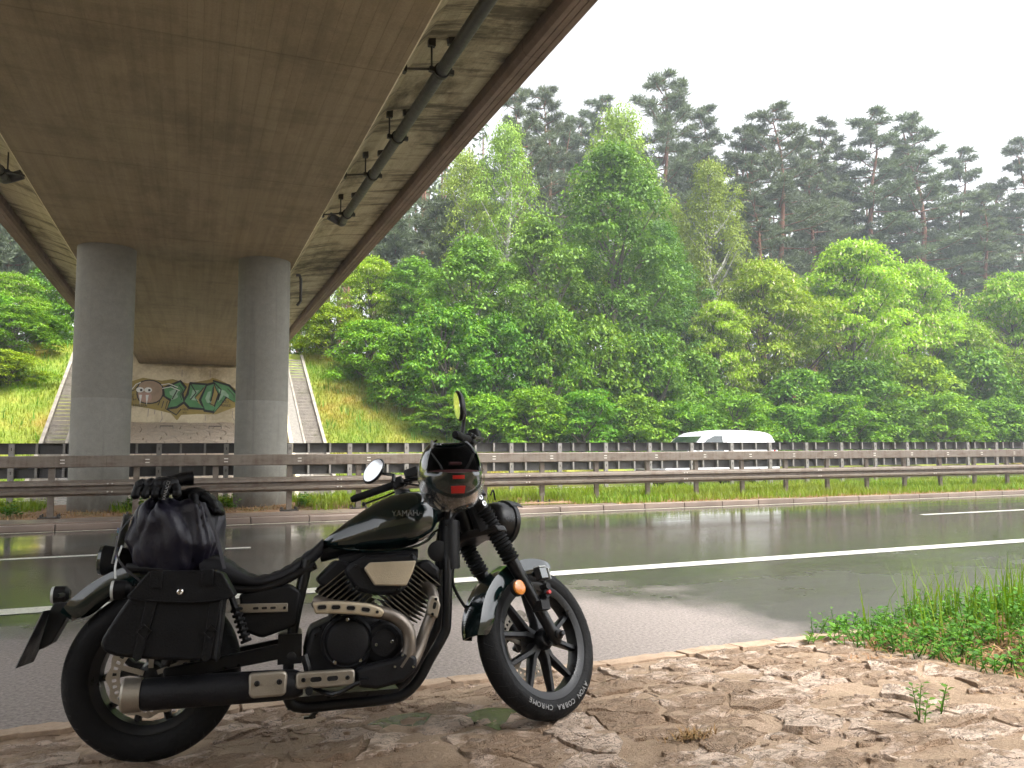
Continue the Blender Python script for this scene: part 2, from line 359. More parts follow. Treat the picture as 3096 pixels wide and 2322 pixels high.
def grid(name, xs, ys, fz, mat, smooth=True):
    nx, ny = len(xs), len(ys); v = [(x, y, fz(x, y)) for y in ys for x in xs]
    f = [(j*nx+i, j*nx+i+1, (j+1)*nx+i+1, (j+1)*nx+i) for j in range(ny-1) for i in range(nx-1)]
    return npmesh(name, v, f, mat, None, smooth)
xs = sorted(set([round(x, 2) for x in np.arange(-90, 140, 2.5)]+[round(x, 2) for x in np.arange(-14, 16, .5)]+[-3.62, -3.61, 3.61, 3.62]))
struct(grid('far_embankment', xs, list(np.arange(29.75, 48, .5))+list(np.arange(48, 140, 4)), far_z, M['turf']))
xs = sorted(set([round(x, 2) for x in np.arange(-40, 60, 2.)]+[3.8, 4.2, 4.6, 5.0]))
struct(grid('near_embankment', xs, list(np.arange(-30, -2, 1.0))+list(np.arange(-2, 4.6, .2)), lambda x, y: near_z(x, y)-.035, M['earth']))

# median: kerb stones, concrete apron, soil bank
def med_z(x, y):
    z = .085+.06*sm(15.2, 16.2, y)+.05*noise.noise((x*.8, y*.8, 3))*sm(14.9, 15.4, y)
    return z
struct(grid('median_soil', list(np.arange(-40, 90, .5)), list(np.arange(14.8, 19.0, .15)), med_z, M['soil']))
apron = struct(MB().bb((-40, 14.78, 0), (8.4, 15.95, .105)).build('median_apron', M['slabc']))
kerb = struct(MB().bb((-41, 14.64, -.1), (-40, 14.78, .10)).build('median_kerb', M['curb'], bevel=.015))
k0 = MB().bb((0, 14.64, -.1), (.985, 14.78, .09)).build('kerb_stone', M['slabc'], kerb, bevel=.015); k0.location.x = -9
for i in range(1, 60):
    c = k0.copy(); col.objects.link(c); c.location.x = -9+i; c.location.z = rnd.uniform(-.008, .006)
kerb3 = struct(MB().bb((-120, 18.78, -.1), (200, 18.9, .09)).build('far_road_kerb', M['curb'], bevel=.015))

# ------------------------------------------------------------------ guard rails
def rail_profile():
    f = [(0, .475), (0, .488), (-.075, .525), (-.08, .565), (-.012, .60), (-.012, .635), (-.08, .67), (-.075, .712), (0, .745), (0, .76)]
    return f+[(y+.006, z) for y, z in reversed(f)]
g1 = empty('guard_rail', (-14, 15.7, .1))
tag(g1, 'brown weathered double-beam crash barrier along the near edge of the median', 'guard rail')
L0 = Vector((-14, 15.7, .1))
def seg(prof, x0, x1, y, name, mat, par, base, bevel=0):
    mb = MB(); n = len(prof)
    mb.prism([(0, 0)]*n, 0, 0) if False else None
    v = [(x0, y+a, z) for a, z in prof]+[(x1, y+a, z) for a, z in prof]
    mb.add(v, [tuple(range(n-1, -1, -1)), tuple(range(n, 2*n))]+[(i, (i+1) % n, n+(i+1) % n, n+i) for i in range(n)])
    return mb.build(name, mat, par, off=base, bevel=bevel)
x = -13.4; i = 0
while x < 62:
    x1 = x+4.0
    o = seg(rail_profile(), x, x1+.16, 15.66-(i % 2)*.007, 'lower_beam', M['rail'], g1, L0)
    for zz in (.55, .69): 
        for d in (.05, .12): MB().lathe([(.016, 0), (.016, .012), (.008, .018)], 8, (x1+d, 15.66-.078-.006, zz), (0, -1, 0)).build('splice_bolt', M['bolt'], o, off=L0)
    o = MB().bb((x, 15.63-(i % 2)*.004, .978), (x1+.02, 15.71, 1.186)).build('upper_beam', M['rail'], g1, bevel=.018, off=L0)
    for xx in (x+.67, x+2.0, x+3.33):
        for zz in (1.055, 1.11): MB().bb((xx-.035, 15.621, zz-.008), (xx+.035, 15.627, zz+.008)).build('slot', M['gal'], o, off=L0)
    x = x1; i += 1
for k in range(-8, 46):
    xx = -2.24+1.333*k
    mb = MB().bb((xx-.05, 15.72, .1), (xx+.05, 15.724, 1.17)).bb((xx-.05, 15.724, .1), (xx-.045, 15.79, 1.17)).bb((xx+.045, 15.724, .1), (xx+.05, 15.79, 1.17))
    mb.bb((xx-.03, 15.655, .58), (xx+.03, 15.72, .66)).bb((xx-.04, 15.71, 1.0), (xx+.04, 15.72, 1.16))
    o = mb.build('post', M['rail'], g1, off=L0)
    if xx < 8.6:
        MB().bb((xx-.17, 15.62, .106), (xx+.17, 15.90, .128)).build('base_plate', M['iron'], o, off=L0)
        for sx_ in (-.13, .13):
            for yy in (15.66, 15.86): MB().lathe([(.018, 0), (.018, .03), (.01, .05)], 6, (xx+sx_, yy, .128), (0, 0, 1)).build('anchor_bolt', M['iron'], o, off=L0)
L1 = Vector((-14, 18.3, .1)); g2 = empty('guard_rail', L1)
tag(g2, 'grey crash barrier seen from its open back along the far edge of the median', 'guard rail')
def chan(z0, z1): return [(0, z0), (.1, z0), (.1, z1), (0, z1), (0, z1-.006), (.094, z1-.006), (.094, z0+.006), (0, z0+.006)]
x = -13.9; i = 0
while x < 76:
    seg(chan(1.20, 1.42), x, x+4.0, 18.26, 'upper_beam', M['rail3'], g2, L1)
    seg(chan(.72, .945), x, x+4.0, 18.26, 'lower_beam', M['rail3'], g2, L1)
    x += 4.003
for k in range(-8, 58):
    xx = -3.30+1.333*k
    mb = MB().bb((xx-.05, 18.18, .08), (xx+.05, 18.185, 1.405)).bb((xx-.05, 18.185, .08), (xx-.045, 18.255, 1.405)).bb((xx+.045, 18.185, .08), (xx+.05, 18.255, 1.405))
    o = mb.build('post', M['rail2'], g2, off=L1)
    for zz in (1.30, 1.13, .83, .66): MB().bb((xx-.008, 18.176, zz-.03), (xx+.008, 18.179, zz+.03)).build('slot', M['iron'], o, off=L1)
    for d in (.42, .9):
        for za, zb in ((1.207, 1.413), (.727, .938)): MB().bb((xx+d-.022, 18.265, za), (xx+d+.022, 18.353, zb)).build('spacer', M['rail2'], g2, off=L1)

# ------------------------------------------------------------------ the bridge
br_ = empty('road_bridge', (0, 17, 0))
tag(br_, 'brown concrete road bridge overhead on two round grey pillars', 'bridge')
BO = Vector((0, 17, 0))
def ymesh(prof, y0, y1, name, mats, pick, par, smooth=None, ny=1):
    n = len(prof); mb = MB(); v = []; f = []
    ys_ = np.linspace(y0, y1, ny+1)
    for y in ys_: v += [(x, y, z) for x, z in prof]
    for k in range(ny):
        for i in range(n): f.append((k*n+i, k*n+(i+1) % n, (k+1)*n+(i+1) % n, (k+1)*n+i))
    f += [tuple(range(n-1, -1, -1)), tuple(ny*n+i for i in range(n))]
    mb.add(v, f); o = mb.build(name, mats[0], par, smooth, off=BO)
    for q in mats[1:]: o.data.materials.append(q)
    if len(mats) > 1:
        for j, pl in enumerate(o.data.polygons): pl.material_index = pick(j % n if j < ny*n else -1)
    return o
wingR = [(1.92, 5.2), (1.94, 5.213), (2.05, 5.48), (2.22, 5.66), (2.65, 5.77), (3.32, 5.86)]
wingL = [(-3.28, 5.86), (-2.95, 5.78), (-2.62, 5.66), (-2.43, 5.48), (-2.32, 5.213), (-2.3, 5.2)]
prof = wingL+wingR+[(3.32, 6.25), (-3.28, 6.25)]
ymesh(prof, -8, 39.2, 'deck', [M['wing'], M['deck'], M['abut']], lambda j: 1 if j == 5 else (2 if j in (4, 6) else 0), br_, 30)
eb = [(3.293, 5.64), (3.34, 5.585), (3.40, 5.585), (3.405, 5.60), (3.412, 5.585), (3.48, 5.585), (3.485, 5.60), (3.492, 5.585), (3.565, 5.585), (3.585, 5.61), (3.60, 6.85), (3.293, 6.85)]
eb = [(x+.032, z+.095 if z < 6 else z) for x, z in eb]
ymesh(eb, -8, 39.6, 'edge_beam', [M['edge']], None, br_)
ymesh([(-x+.04, z) for x, z in reversed(eb)], -8, 39.6, 'edge_beam', [M['edge']], None, br_)
for px, py in ((-1.63, 17.0), (1.32, 17.0)):
    mb = MB().lathe([(.52, .02), (.52, 2.25), (.516, 2.26), (.52, 2.27), (.52, 5.198)], 48, (px, py, 0), (0, 0, 1))
    mb.build('pillar', M['pillar'], br_, 40, off=BO)
# far abutment: wall with a dark bearing gap under the deck, back wall, wing walls
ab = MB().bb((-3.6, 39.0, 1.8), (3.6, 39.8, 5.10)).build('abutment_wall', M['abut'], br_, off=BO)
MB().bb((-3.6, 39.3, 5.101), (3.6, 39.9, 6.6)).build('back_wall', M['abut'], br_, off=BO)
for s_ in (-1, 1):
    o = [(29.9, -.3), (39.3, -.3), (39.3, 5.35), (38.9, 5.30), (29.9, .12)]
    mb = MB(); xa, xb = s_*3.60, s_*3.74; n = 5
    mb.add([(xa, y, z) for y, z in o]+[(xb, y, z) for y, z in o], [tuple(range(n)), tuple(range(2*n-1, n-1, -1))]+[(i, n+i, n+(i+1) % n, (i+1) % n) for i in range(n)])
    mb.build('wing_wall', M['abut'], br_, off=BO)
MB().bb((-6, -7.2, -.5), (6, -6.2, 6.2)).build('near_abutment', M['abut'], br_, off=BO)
# drain pipes under both wings
def drain(xp, y1, zp, name_arm):
    o = MB().tube([(xp, -7.9, zp), (xp, 2, zp), (xp, y1, zp)], .07, 16).build('drain_pipe', M['pipe'], br_, 40, off=BO)
    cl = [(xp, y1-.02, zp), (xp, y1+.06, zp-.01), (xp-.05*math.copysign(1, xp), y1+.13, zp+.03), (xp-.22*math.copysign(1, xp), y1+.1, zp+.1)]
    MB().tube(crom(cl, 4), [.075]*13, 12).build('elbow', M['pipe'], o, 40, off=BO)
    return o
def hanger(o, xp, y, zp, arm):
    s_ = math.copysign(1, xp); mb = MB()
    mb.ring([(.072, -.025), (.088, -.025), (.088, .025), (.072, .025)], 18, (xp, y, zp), (0, 1, 0))
    for d in (-.11, .11):
        zt = interp(abs(xp+d), [1.94, 2.05, 2.22, 2.65, 3.32], [5.2, 5.48, 5.66, 5.77, 5.86])
        mb.tube([(xp+d, y, zp), (xp+d, y, zt+.01)], .011, 6); mb.box((xp+d, y, zt-.035), (.075, .06, .09)); mb.box((xp+d*.8, y, zp), (.10, .05, .05))
    if arm: mb.tube([(xp-s_*.12, y, zp), (xp-s_*.40, y-.02, zp-.055)], .013, 6); mb.box((xp-s_*.41, y-.02, zp-.06), (.03, .08, .08))
    mb.build('pipe_hanger', M['iron'], o, 35, off=BO)
pR = drain(2.39, 13.9, 5.34, 1)
for y, a in ((3.5, 1), (5.7, 0), (7.87, 1), (9.83, 0), (11.36, 1), (13.46, 1)): hanger(pR, 2.39, y, 5.34, a)
pL = drain(-2.72, 13.5, 5.36, 1)
for y, a in ((9.2, 1), (11.3, 0), (13.2, 1)): hanger(pL, -2.72, y, 5.36, a)
MB().tube([(1.95, 16.9, 4.95), (2.02, 16.9, 4.95), (2.05, 16.9, 4.85), (2.05, 16.9, 4.4), (1.98, 16.9, 4.3)], .03, 8).build('drain_outlet', M['iron'], br_, 40, off=BO)

# graffiti on the far abutment: flat paint, each shape a few millimetres proud
gm = {k: simple('spray_'+k, c, .6, var=.3, vs_=3) for k, c in dict(ochre=(.34, .26, .07), black=(.02, .02, .018), green=(.10, .28, .11), pale=(.32, .48, .34), brown=(.38, .27, .18), pink=(.50, .32, .25), white=(.78, .80, .76), violet=(.20, .15, .20)).items()}
def wl(cx, cy): return (-2.12+(cx-800)*.00772, 5.2-(cy-728)*.00806)
GY = [38.996]
def paintshape(pts, mat, k=0, grow=0):
    q = [wl(*a) for a in (crom(pts, k, True) if k else pts)]
    if grow:
        mx = sum(a for a, _ in q)/len(q); mz = sum(b for _, b in q)/len(q)
        q = [(a+grow*(a-mx)/max(.01, math.hypot(a-mx, b-mz)), b+grow*(b-mz)/max(.01, math.hypot(a-mx, b-mz))) for a, b in q]
    GY[0] -= .0012; y = GY[0]
    mb = MB().add([(a, y, b) for a, b in q], [tuple(range(len(q)))])
    return mb.build('graffiti_shape', gm[mat], ab, off=BO)
def paintline(pts, wd, mat):
    GY[0] -= .0012
    P_ = [Vector((*wl(*a), 0)) for a in pts]; mb = MB(); L_, Rr = [], []
    for i, a in enumerate(P_):
        d = (P_[min(i+1, len(P_)-1)]-P_[max(i-1, 0)]).normalized(); n = Vector((-d.y, d.x, 0))*wd/2
        L_.append((a.x+n.x, GY[0], a.y+n.y)); Rr.append((a.x-n.x, GY[0], a.y-n.y))
    k = len(P_); mb.add(L_+Rr, [(i, i+1, k+i+1, k+i) for i in range(k-1)]); return mb.build('graffiti_line', gm[mat], ab, off=BO)
paintshape([(735, 835), (800, 812), (900, 826), (960, 815), (1040, 838), (1165, 812), (1180, 800), (1250, 826), (1325, 870), (1325, 965), (1260, 990), (1205, 1012), (1100, 1012), (1012, 1018), (990, 1050), (955, 1010), (900, 996), (830, 982), (742, 968), (728, 900)], 'ochre')
paintshape([(785, 845), (840, 828), (890, 845), (910, 885), (890, 935), (845, 952), (795, 945), (775, 905)], 'black', 3, .05)
paintshape([(785, 845), (840, 828), (890, 845), (910, 885), (890, 935), (845, 952), (795, 945), (775, 905)], 'brown', 3)
paintshape([(780, 900), (830, 895), (850, 915), (840, 945), (800, 942)], 'pink', 3)
for ex in (787, 830):
    paintshape([(ex+21*math.cos(a), 880+15*math.sin(a)) for a in np.linspace(0, 6.28, 14)[:-1]], 'white')
    paintshape([(ex+6+7*math.cos(a), 881+7*math.sin(a)) for a in np.linspace(0, 6.28, 10)[:-1]], 'black')
for tx in (783, 818): paintshape([(tx, 908), (tx+16, 908), (tx+6, 966)], 'white')
letters = [[(915, 872), (1000, 832), (1028, 868), (1008, 900), (1022, 940), (985, 968), (938, 978), (956, 930), (922, 912)],
 [(1058, 842), (1142, 846), (1112, 888), (1084, 918), (1104, 948), (1136, 978), (1058, 972), (1028, 940), (1050, 900)],
 [(1150, 850), (1188, 838), (1182, 900), (1168, 955), (1200, 972), (1188, 992), (1142, 985), (1120, 930)],
 [(1188, 825), (1272, 850), (1320, 900), (1322, 948), (1258, 908), (1232, 950), (1192, 1002), (1202, 950), (1224, 900), (1204, 868)]]
for i, l in enumerate(letters): paintshape(l, 'black', 0, .11)
for i, l in enumerate(letters): paintshape(l, 'green')
for l in letters:
    mx = sum(a for a, _ in l)/len(l); my = sum(b for _, b in l)/len(l)
    paintshape([(mx+(a-mx)*.45-4, my+(b-my)*.45-8) for a, b in l], 'pale')
    paintline([(mx+(a-mx)*.8, my+(b-my)*.8) for a, b in l[1:5]], .03, 'black')
for pts in ([(1060, 842), (1090, 890), (1060, 930)], [(1190, 830), (1230, 870), (1215, 930)], [(930, 985), (985, 1018), (1010, 985)], [(960, 850), (985, 880), (960, 930)]): paintline(pts, .05, 'black')
for pts in ([(900, 850), (940, 842), (990, 862)], [(905, 870), (950, 860), (1000, 880)], [(740, 885), (765, 850), (790, 838)]): paintline(pts, .035, 'white')
for pts in ([(740, 890), (760, 880), (772, 862)], [(895, 940), (885, 965)], [(915, 940), (905, 980)], [(935, 940), (925, 985)], [(735, 925), (750, 915), (755, 940), (770, 930)]): paintline(pts, .03, 'black')
for txt, cx, cy, s_ in (('HVESFA', 790, 968, .17), ('MVE', 1035, 987, .14), ('SKZ', 1030, 1005, .1), ('CUZO', 1250, 938, .15), ('MERAZ', 1255, 962, .15), ('PRZ', 742, 912, .15)):
    v, f = text_mesh(txt, s_); GY[0] -= .001; a, b = wl(cx, cy)
    MB().add([(p[0]+a, GY[0]+p[2]*.1, p[1]+b) for p in v], f).build('graffiti_tag', gm['black'], ab, off=BO)
for pts in ([(835, 985), (833, 1030)], [(905, 1000), (910, 1040), (900, 1060)], [(870, 990), (868, 1015)], [(1145, 1020), (1145, 1050)], [(1300, 990), (1295, 1020), (1310, 1050)], [(1010, 760), (1010, 800)], [(1165, 760), (1166, 800)]): paintline(pts, .018, 'violet')

# ------------------------------------------------------------------ voronoi stones
def voronoi(pts, bounds):
    cells = []; P_ = np.array(pts)
    for i, p in enumerate(P_):
        poly = [np.array(q, float) for q in ((bounds[0], bounds[1]), (bounds[2], bounds[1]), (bounds[2], bounds[3]), (bounds[0], bounds[3]))]
        d = np.hypot(*(P_-p).T); 
        for j in np.argsort(d)[1:22]:
            mid = (p+P_[j])/2; n = P_[j]-p; out = []
            for k in range(len(poly)):
                a, b = poly[k], poly[(k+1) % len(poly)]; da, db = (a-mid)@n, (b-mid)@n
                if da <= 0: out.append(a)
                if da*db < 0: out.append(a+(b-a)*da/(da-db))
            poly = out
            if not poly: break
        if len(poly) > 2: cells.append((p, poly))
    return cells
def ragged(poly, cen, gap, jit, step):
    q = []
    for k in range(len(poly)):
        a, b = poly[k], poly[(k+1) % len(poly)]; m_ = max(1, int(np.hypot(*(b-a))/step))
        for s_ in range(m_): q.append(a+(b-a)*(s_/m_))
    o = []
    for a in q:
        d = a-cen; l = np.hypot(*d)+1e-6
        a = cen+d*max(.3, (l-gap)/l)
        o.append(a+np.array([noise.noise((a[0]*7, a[1]*7, 1)), noise.noise((a[0]*7, a[1]*7, 9))])*jit)
    return o
def stone_obj(o2, cen, zf, name, mat, par, h, rough, off=(0, 0, 0)):
    n = len(o2); rings = []
    tx, ty = rnd.uniform(-.03, .03), rnd.uniform(-.03, .03)
    for s_, dz, ns in ((1.0, -.06, 0), (.995, -.002, 0), (.965, h, 1), (.70, h, 1), (.36, h, 1)):
        r_ = []
        for a in o2:
            q = cen+(a-cen)*s_; z = zf(q[0], q[1])+dz
            if ns:
                st = noise.noise((q[0]*5, q[1]*11, 4)); st = .5*st+.5*math.floor(st*4)/4
                z += rough*(1.2*st+.7*noise.noise((q[0]*17, q[1]*17, 2)))+tx*(q[0]-cen[0])+ty*(q[1]-cen[1])
            r_.append((q[0]-off[0], q[1]-off[1], z-off[2]))
        rings.append(r_)
    mb = MB(); mb.loft(rings, False)
    k = len(mb.v); mb.v.append((cen[0]-off[0], cen[1]-off[1], zf(cen[0], cen[1])+h-off[2])); b = 4*n
    mb.f += [(b+i, b+(i+1) % n, k) for i in range(n)]
    return mb.build(name, mat, par, 14)
# foreground paving: sandy joints with slabs of uneven limestone
def sandz(x, y): return near_z(x, y)-.001+.012*noise.noise((x*6, y*6, 0))+.007*noise.noise((x*17, y*17, 5))+.004*noise.noise((x*40, y*40, 8))
ys_ = list(np.arange(1.2, 4.22, .035)); xs_ = list(np.arange(-2.2, 3.92, .04))
paving = struct(grid('stone_paving', xs_, ys_, sandz, M['sand'], True))
pts = []
yy = 1.35
while yy < 4.15:
    sx_ = .26+.07*rnd.random(); xx = -2.1+rnd.random()*.2
    while xx < 4.3:
        pts.append((xx+rnd.uniform(-.09, .09), yy+rnd.uniform(-.06, .06))); xx += sx_*rnd.uniform(.75, 1.45)
    yy += .185
cells = voronoi(pts, (-2.2, 1.2, 4.35, 4.17))
cnt = 0
for cen, poly in cells:
    cx, cy = cen
    fx = (cx*rgt.x+cy*rgt.y); fz_ = cx*fwd.x+cy*fwd.y
    if fz_ < 1.5 or abs(fx/fz_) > .80 or cx > 3.95-.1*(4.2-cy) or rnd.random() < .04: continue
    stone_obj(ragged(poly, cen, rnd.uniform(.004, .018), .03, .045), cen, near_z, 'stone', M['stone'], paving, rnd.uniform(-.002, .018), .021); cnt += 1
V_, F_, nv_ = [], [], 0
for k in range(420):
    cx, cy = rnd.uniform(-1.6, 4.0), rnd.uniform(1.5, 4.1); r_ = rnd.uniform(.006, .032)*(1 if rnd.random() < .8 else 1.6); n_ = rnd.randrange(5, 8); z = near_z(cx, cy)+.006; a0 = rnd.uniform(0, 6.28); asp = rnd.uniform(.4, .9); tl, tk = rnd.uniform(-.25, .25), rnd.uniform(-.25, .25); hh = r_*rnd.uniform(.12, .35)
    q = [(r_*math.cos(a0+6.28*i/n_)*rnd.uniform(.7, 1.2), r_*asp*math.sin(a0+6.28*i/n_)*rnd.uniform(.7, 1.2)) for i in range(n_)]
    for s_, dz in ((1.1, -.02), (1.0, hh*.6), (.8, hh)): V_ += [(cx+x*s_, cy+y*s_, z+dz+tl*x+tk*y) for x, y in q]
    for i in range(n_):
        j = (i+1) % n_
        for L_ in (0, 1): F_.append((nv_+L_*n_+i, nv_+L_*n_+j, nv_+(L_+1)*n_+j, nv_+(L_+1)*n_+i))
    F_.append(tuple(nv_+2*n_+i for i in range(n_))); nv_ += 3*n_
mb = MB(); mb.v = V_; mb.f = F_; mb.build('stone_chips', M['stone'], paving)['kind'] = 'stuff'
# the flat edging that closes the paving towards the road
edging = struct(MB().bb((-2.8, 4.17, -.1), (5.6, 4.33, -.004)).build('paving_edging', M['kerb2']))
xx = -2.7
while xx < 5.2:
    l = rnd.uniform(.28, .62)
    mb = MB(); n_ = 8; a = [(xx+.008+(l-.016)*k/n_, 4.18+rnd.uniform(-.012, .012)) for k in range(n_+1)]; b = [(q[0], 4.325+rnd.uniform(-.012, .012)) for q in a]
    z0 = rnd.uniform(.012, .026)
    mb.add([(q[0], q[1], -.06) for q in a]+[(q[0], q[1], z0+rnd.uniform(-.004, .004)) for q in a]+[(q[0], q[1], z0-.012+rnd.uniform(-.004, .004)) for q in b]+[(q[0], q[1], -.06) for q in b],
      [(r_*9+k, r_*9+k+1, (r_+1)*9+k+1, (r_+1)*9+k) for r_ in range(3) for k in range(8)]+[(0, 9, 18, 27), (8, 35, 26, 17)])
    mb.build('edging_stone', M['kerb2'], edging, bevel=.004); xx += l
# far abutment slope paved with rubble
slope = struct(grid('rubble_slope', list(np.arange(-3.58, 3.59, .25)), list(np.arange(29.8, 39.05, .3)), lambda x, y: .278*(y-30)-.01, M['mortar']))
pts = [(-3.5+ix*.62+rnd.uniform(-.22, .22)+(iy % 2)*.3, 30.1+iy*.62+rnd.uniform(-.2, .2)) for iy in range(15) for ix in range(12)]
for cen, poly in voronoi(pts, (-3.56, 29.85, 3.56, 38.95)):
    stone_obj(ragged(poly, cen, .028, .04, .22), cen, lambda x, y: .278*(y-30), 'stone', M['fstone'], slope, .035, .012)
for hx in (-1.05, .95):
    z0 = .278*7.9
    tag(MB().tube([(hx-.26, 37.9, z0-.05), (hx-.26, 37.85, z0+.13), (hx+.26, 37.85, z0+.13), (hx+.26, 37.9, z0-.05)], .018, 6).build('step_iron', M['iron']), 'bent black iron bar on the %s of the rubble slope under the graffiti' % ('left' if hx < 0 else 'right'), 'iron bar', 'iron bars on the rubble slope')

# ------------------------------------------------------------------ stairs up both sides of the abutment
def stairs(s_, label):
    base = Vector((s_*4.6, 30, 0)); e = empty('embankment_stairs', base); tag(e, label, 'stairs', 'stairs beside the abutment')
    x0, x1 = s_*4.24, s_*4.92; st = None
    for k in range(38):
        z = .15*k; y = 30+.268*k
        if st is None:
            st = MB().bb((x0, y, z-.25), (x1, y+.33, z+.15)).build('step', M['step'], e, bevel=.012, off=base); c = st
        else: c = st.copy(); col.objects.link(c)
        c.location = (rnd.uniform(-.01, .01), .268*k, .15*k)
    sl = .15/.268
    def strip(xa, xb, dz, name, mat):
        o = [(29.9, -.3), (40.4, 10.5*sl-.3), (40.4, 10.4*sl+dz), (29.9, dz)]
        mb = MB(); mb.add([(xa, y, z) for y, z in o]+[(xb, y, z) for y, z in o], [(0, 1, 2, 3), (7, 6, 5, 4)]+[(i, 4+i, 4+(i+1) % 4, (i+1) % 4) for i in range(4)])
        mb.build(name, mat, e, off=base)
    strip(s_*4.925, s_*5.05, .20, 'side_kerb', M['curb']); strip(s_*4.15, s_*4.235, .16, 'side_kerb', M['curb'])
    strip(s_*3.745, s_*4.147, .10, 'paver_strip', M['paver'])
stairs(1, 'long flight of stone steps climbing the bank right of the pillars')
stairs(-1, 'flight of stone steps climbing the bank left of the left pillar')
# ------------------------------------------------------------------ vegetation
rg = np.random.default_rng(11)
M['oakleaf'] = leafmat('oak_leaf', (.06, .14, .014), (.11, .23, .022), (.19, .32, .04), .35)
M['birchleaf'] = leafmat('birch_leaf', (.16, .25, .035), (.23, .33, .05), (.31, .40, .08), .4)
M['robleaf'] = leafmat('robinia_leaf', (.13, .25, .012), (.22, .35, .02), (.34, .44, .05), .4)
M['bushleaf'] = leafmat('bush_leaf', (.05, .14, .008), (.11, .24, .013), (.22, .35, .03), .35)
M['bushleaf2'] = leafmat('yellow_bush_leaf', (.10, .20, .008), (.18, .28, .012), (.28, .36, .02), .35)
M['needle'] = leafmat('pine_needle', (.075, .10, .06), (.115, .15, .09), (.165, .20, .125), .25)
M['flower'] = leafmat('robinia_flower', (.55, .52, .33), (.62, .58, .38), (.5, .48, .25), .3)
M['grass'] = leafmat('grass_blade', (.11, .24, .015), (.18, .31, .02), (.26, .33, .04), .45, (.40, .28, .06))
M['mgrass'] = leafmat('median_grass', (.09, .23, .012), (.17, .32, .02), (.28, .36, .05), .45, (.24, .31, .04))
M['weed'] = leafmat('weed_leaf', (.04, .12, .01), (.08, .19, .018), (.15, .27, .03), .35)
M['straw'] = leafmat('dry_straw', (.34, .20, .09), (.22, .12, .055), (.42, .30, .15), .2)
def bark(name, ca, cb, sc=(6, 6, 1.2)):
    t = NT(name); v = t.obj(); n = t.noise(t.scale(v, sc), 1.0, 5, .7)
    t.bsdf(Base_Color=t.mix(t.ramp(n, [(.35, 0.0), (.65, 1.0)]), ca, cb), Roughness=.85, Normal=t.bump(n, .8, .04)); return t.m
M['bark'] = bark('grey_bark', (.06, .05, .04), (.14, .12, .09)); M['pinebark'] = bark('red_pine_bark', (.13, .065, .04), (.30, .15, .085))
M['birchbark'] = bark('white_birch_bark', (.05, .045, .04), (.62, .60, .55), (3, 3, 5))

def leafquads(c, d, n, l, wd, fold=.12):
    c = np.asarray(c); d = d/np.linalg.norm(d, axis=1)[:, None]; s = np.cross(n, d); s /= (np.linalg.norm(s, axis=1)[:, None]+1e-9); nn = np.cross(d, s)
    l = np.reshape(l, (-1, 1)); wd = np.reshape(wd, (-1, 1))
    v = np.stack([c-d*l*.5, c+s*wd*.5+nn*wd*fold, c+d*l*.5-nn*wd*fold, c-s*wd*.5+nn*wd*fold], 1).reshape(-1, 3)
    return v, np.arange(len(v)).reshape(-1, 4)
def unit(n):
    v = rg.normal(size=(n, 3)); return v/np.linalg.norm(v, axis=1)[:, None]
def trunk_mb(H, r, lean=.3, n=8, r_top=.15):
    q = [(lean*math.sin(k*.9+H)*k/8, lean*math.cos(k*1.3+H)*k/8, H*k/8) for k in range(9)]
    q[0] = (q[0][0], q[0][1], -.5)
    return q, [r*(1.25 if k == 0 else 1-(1-r_top)*k/8) for k in range(9)], n
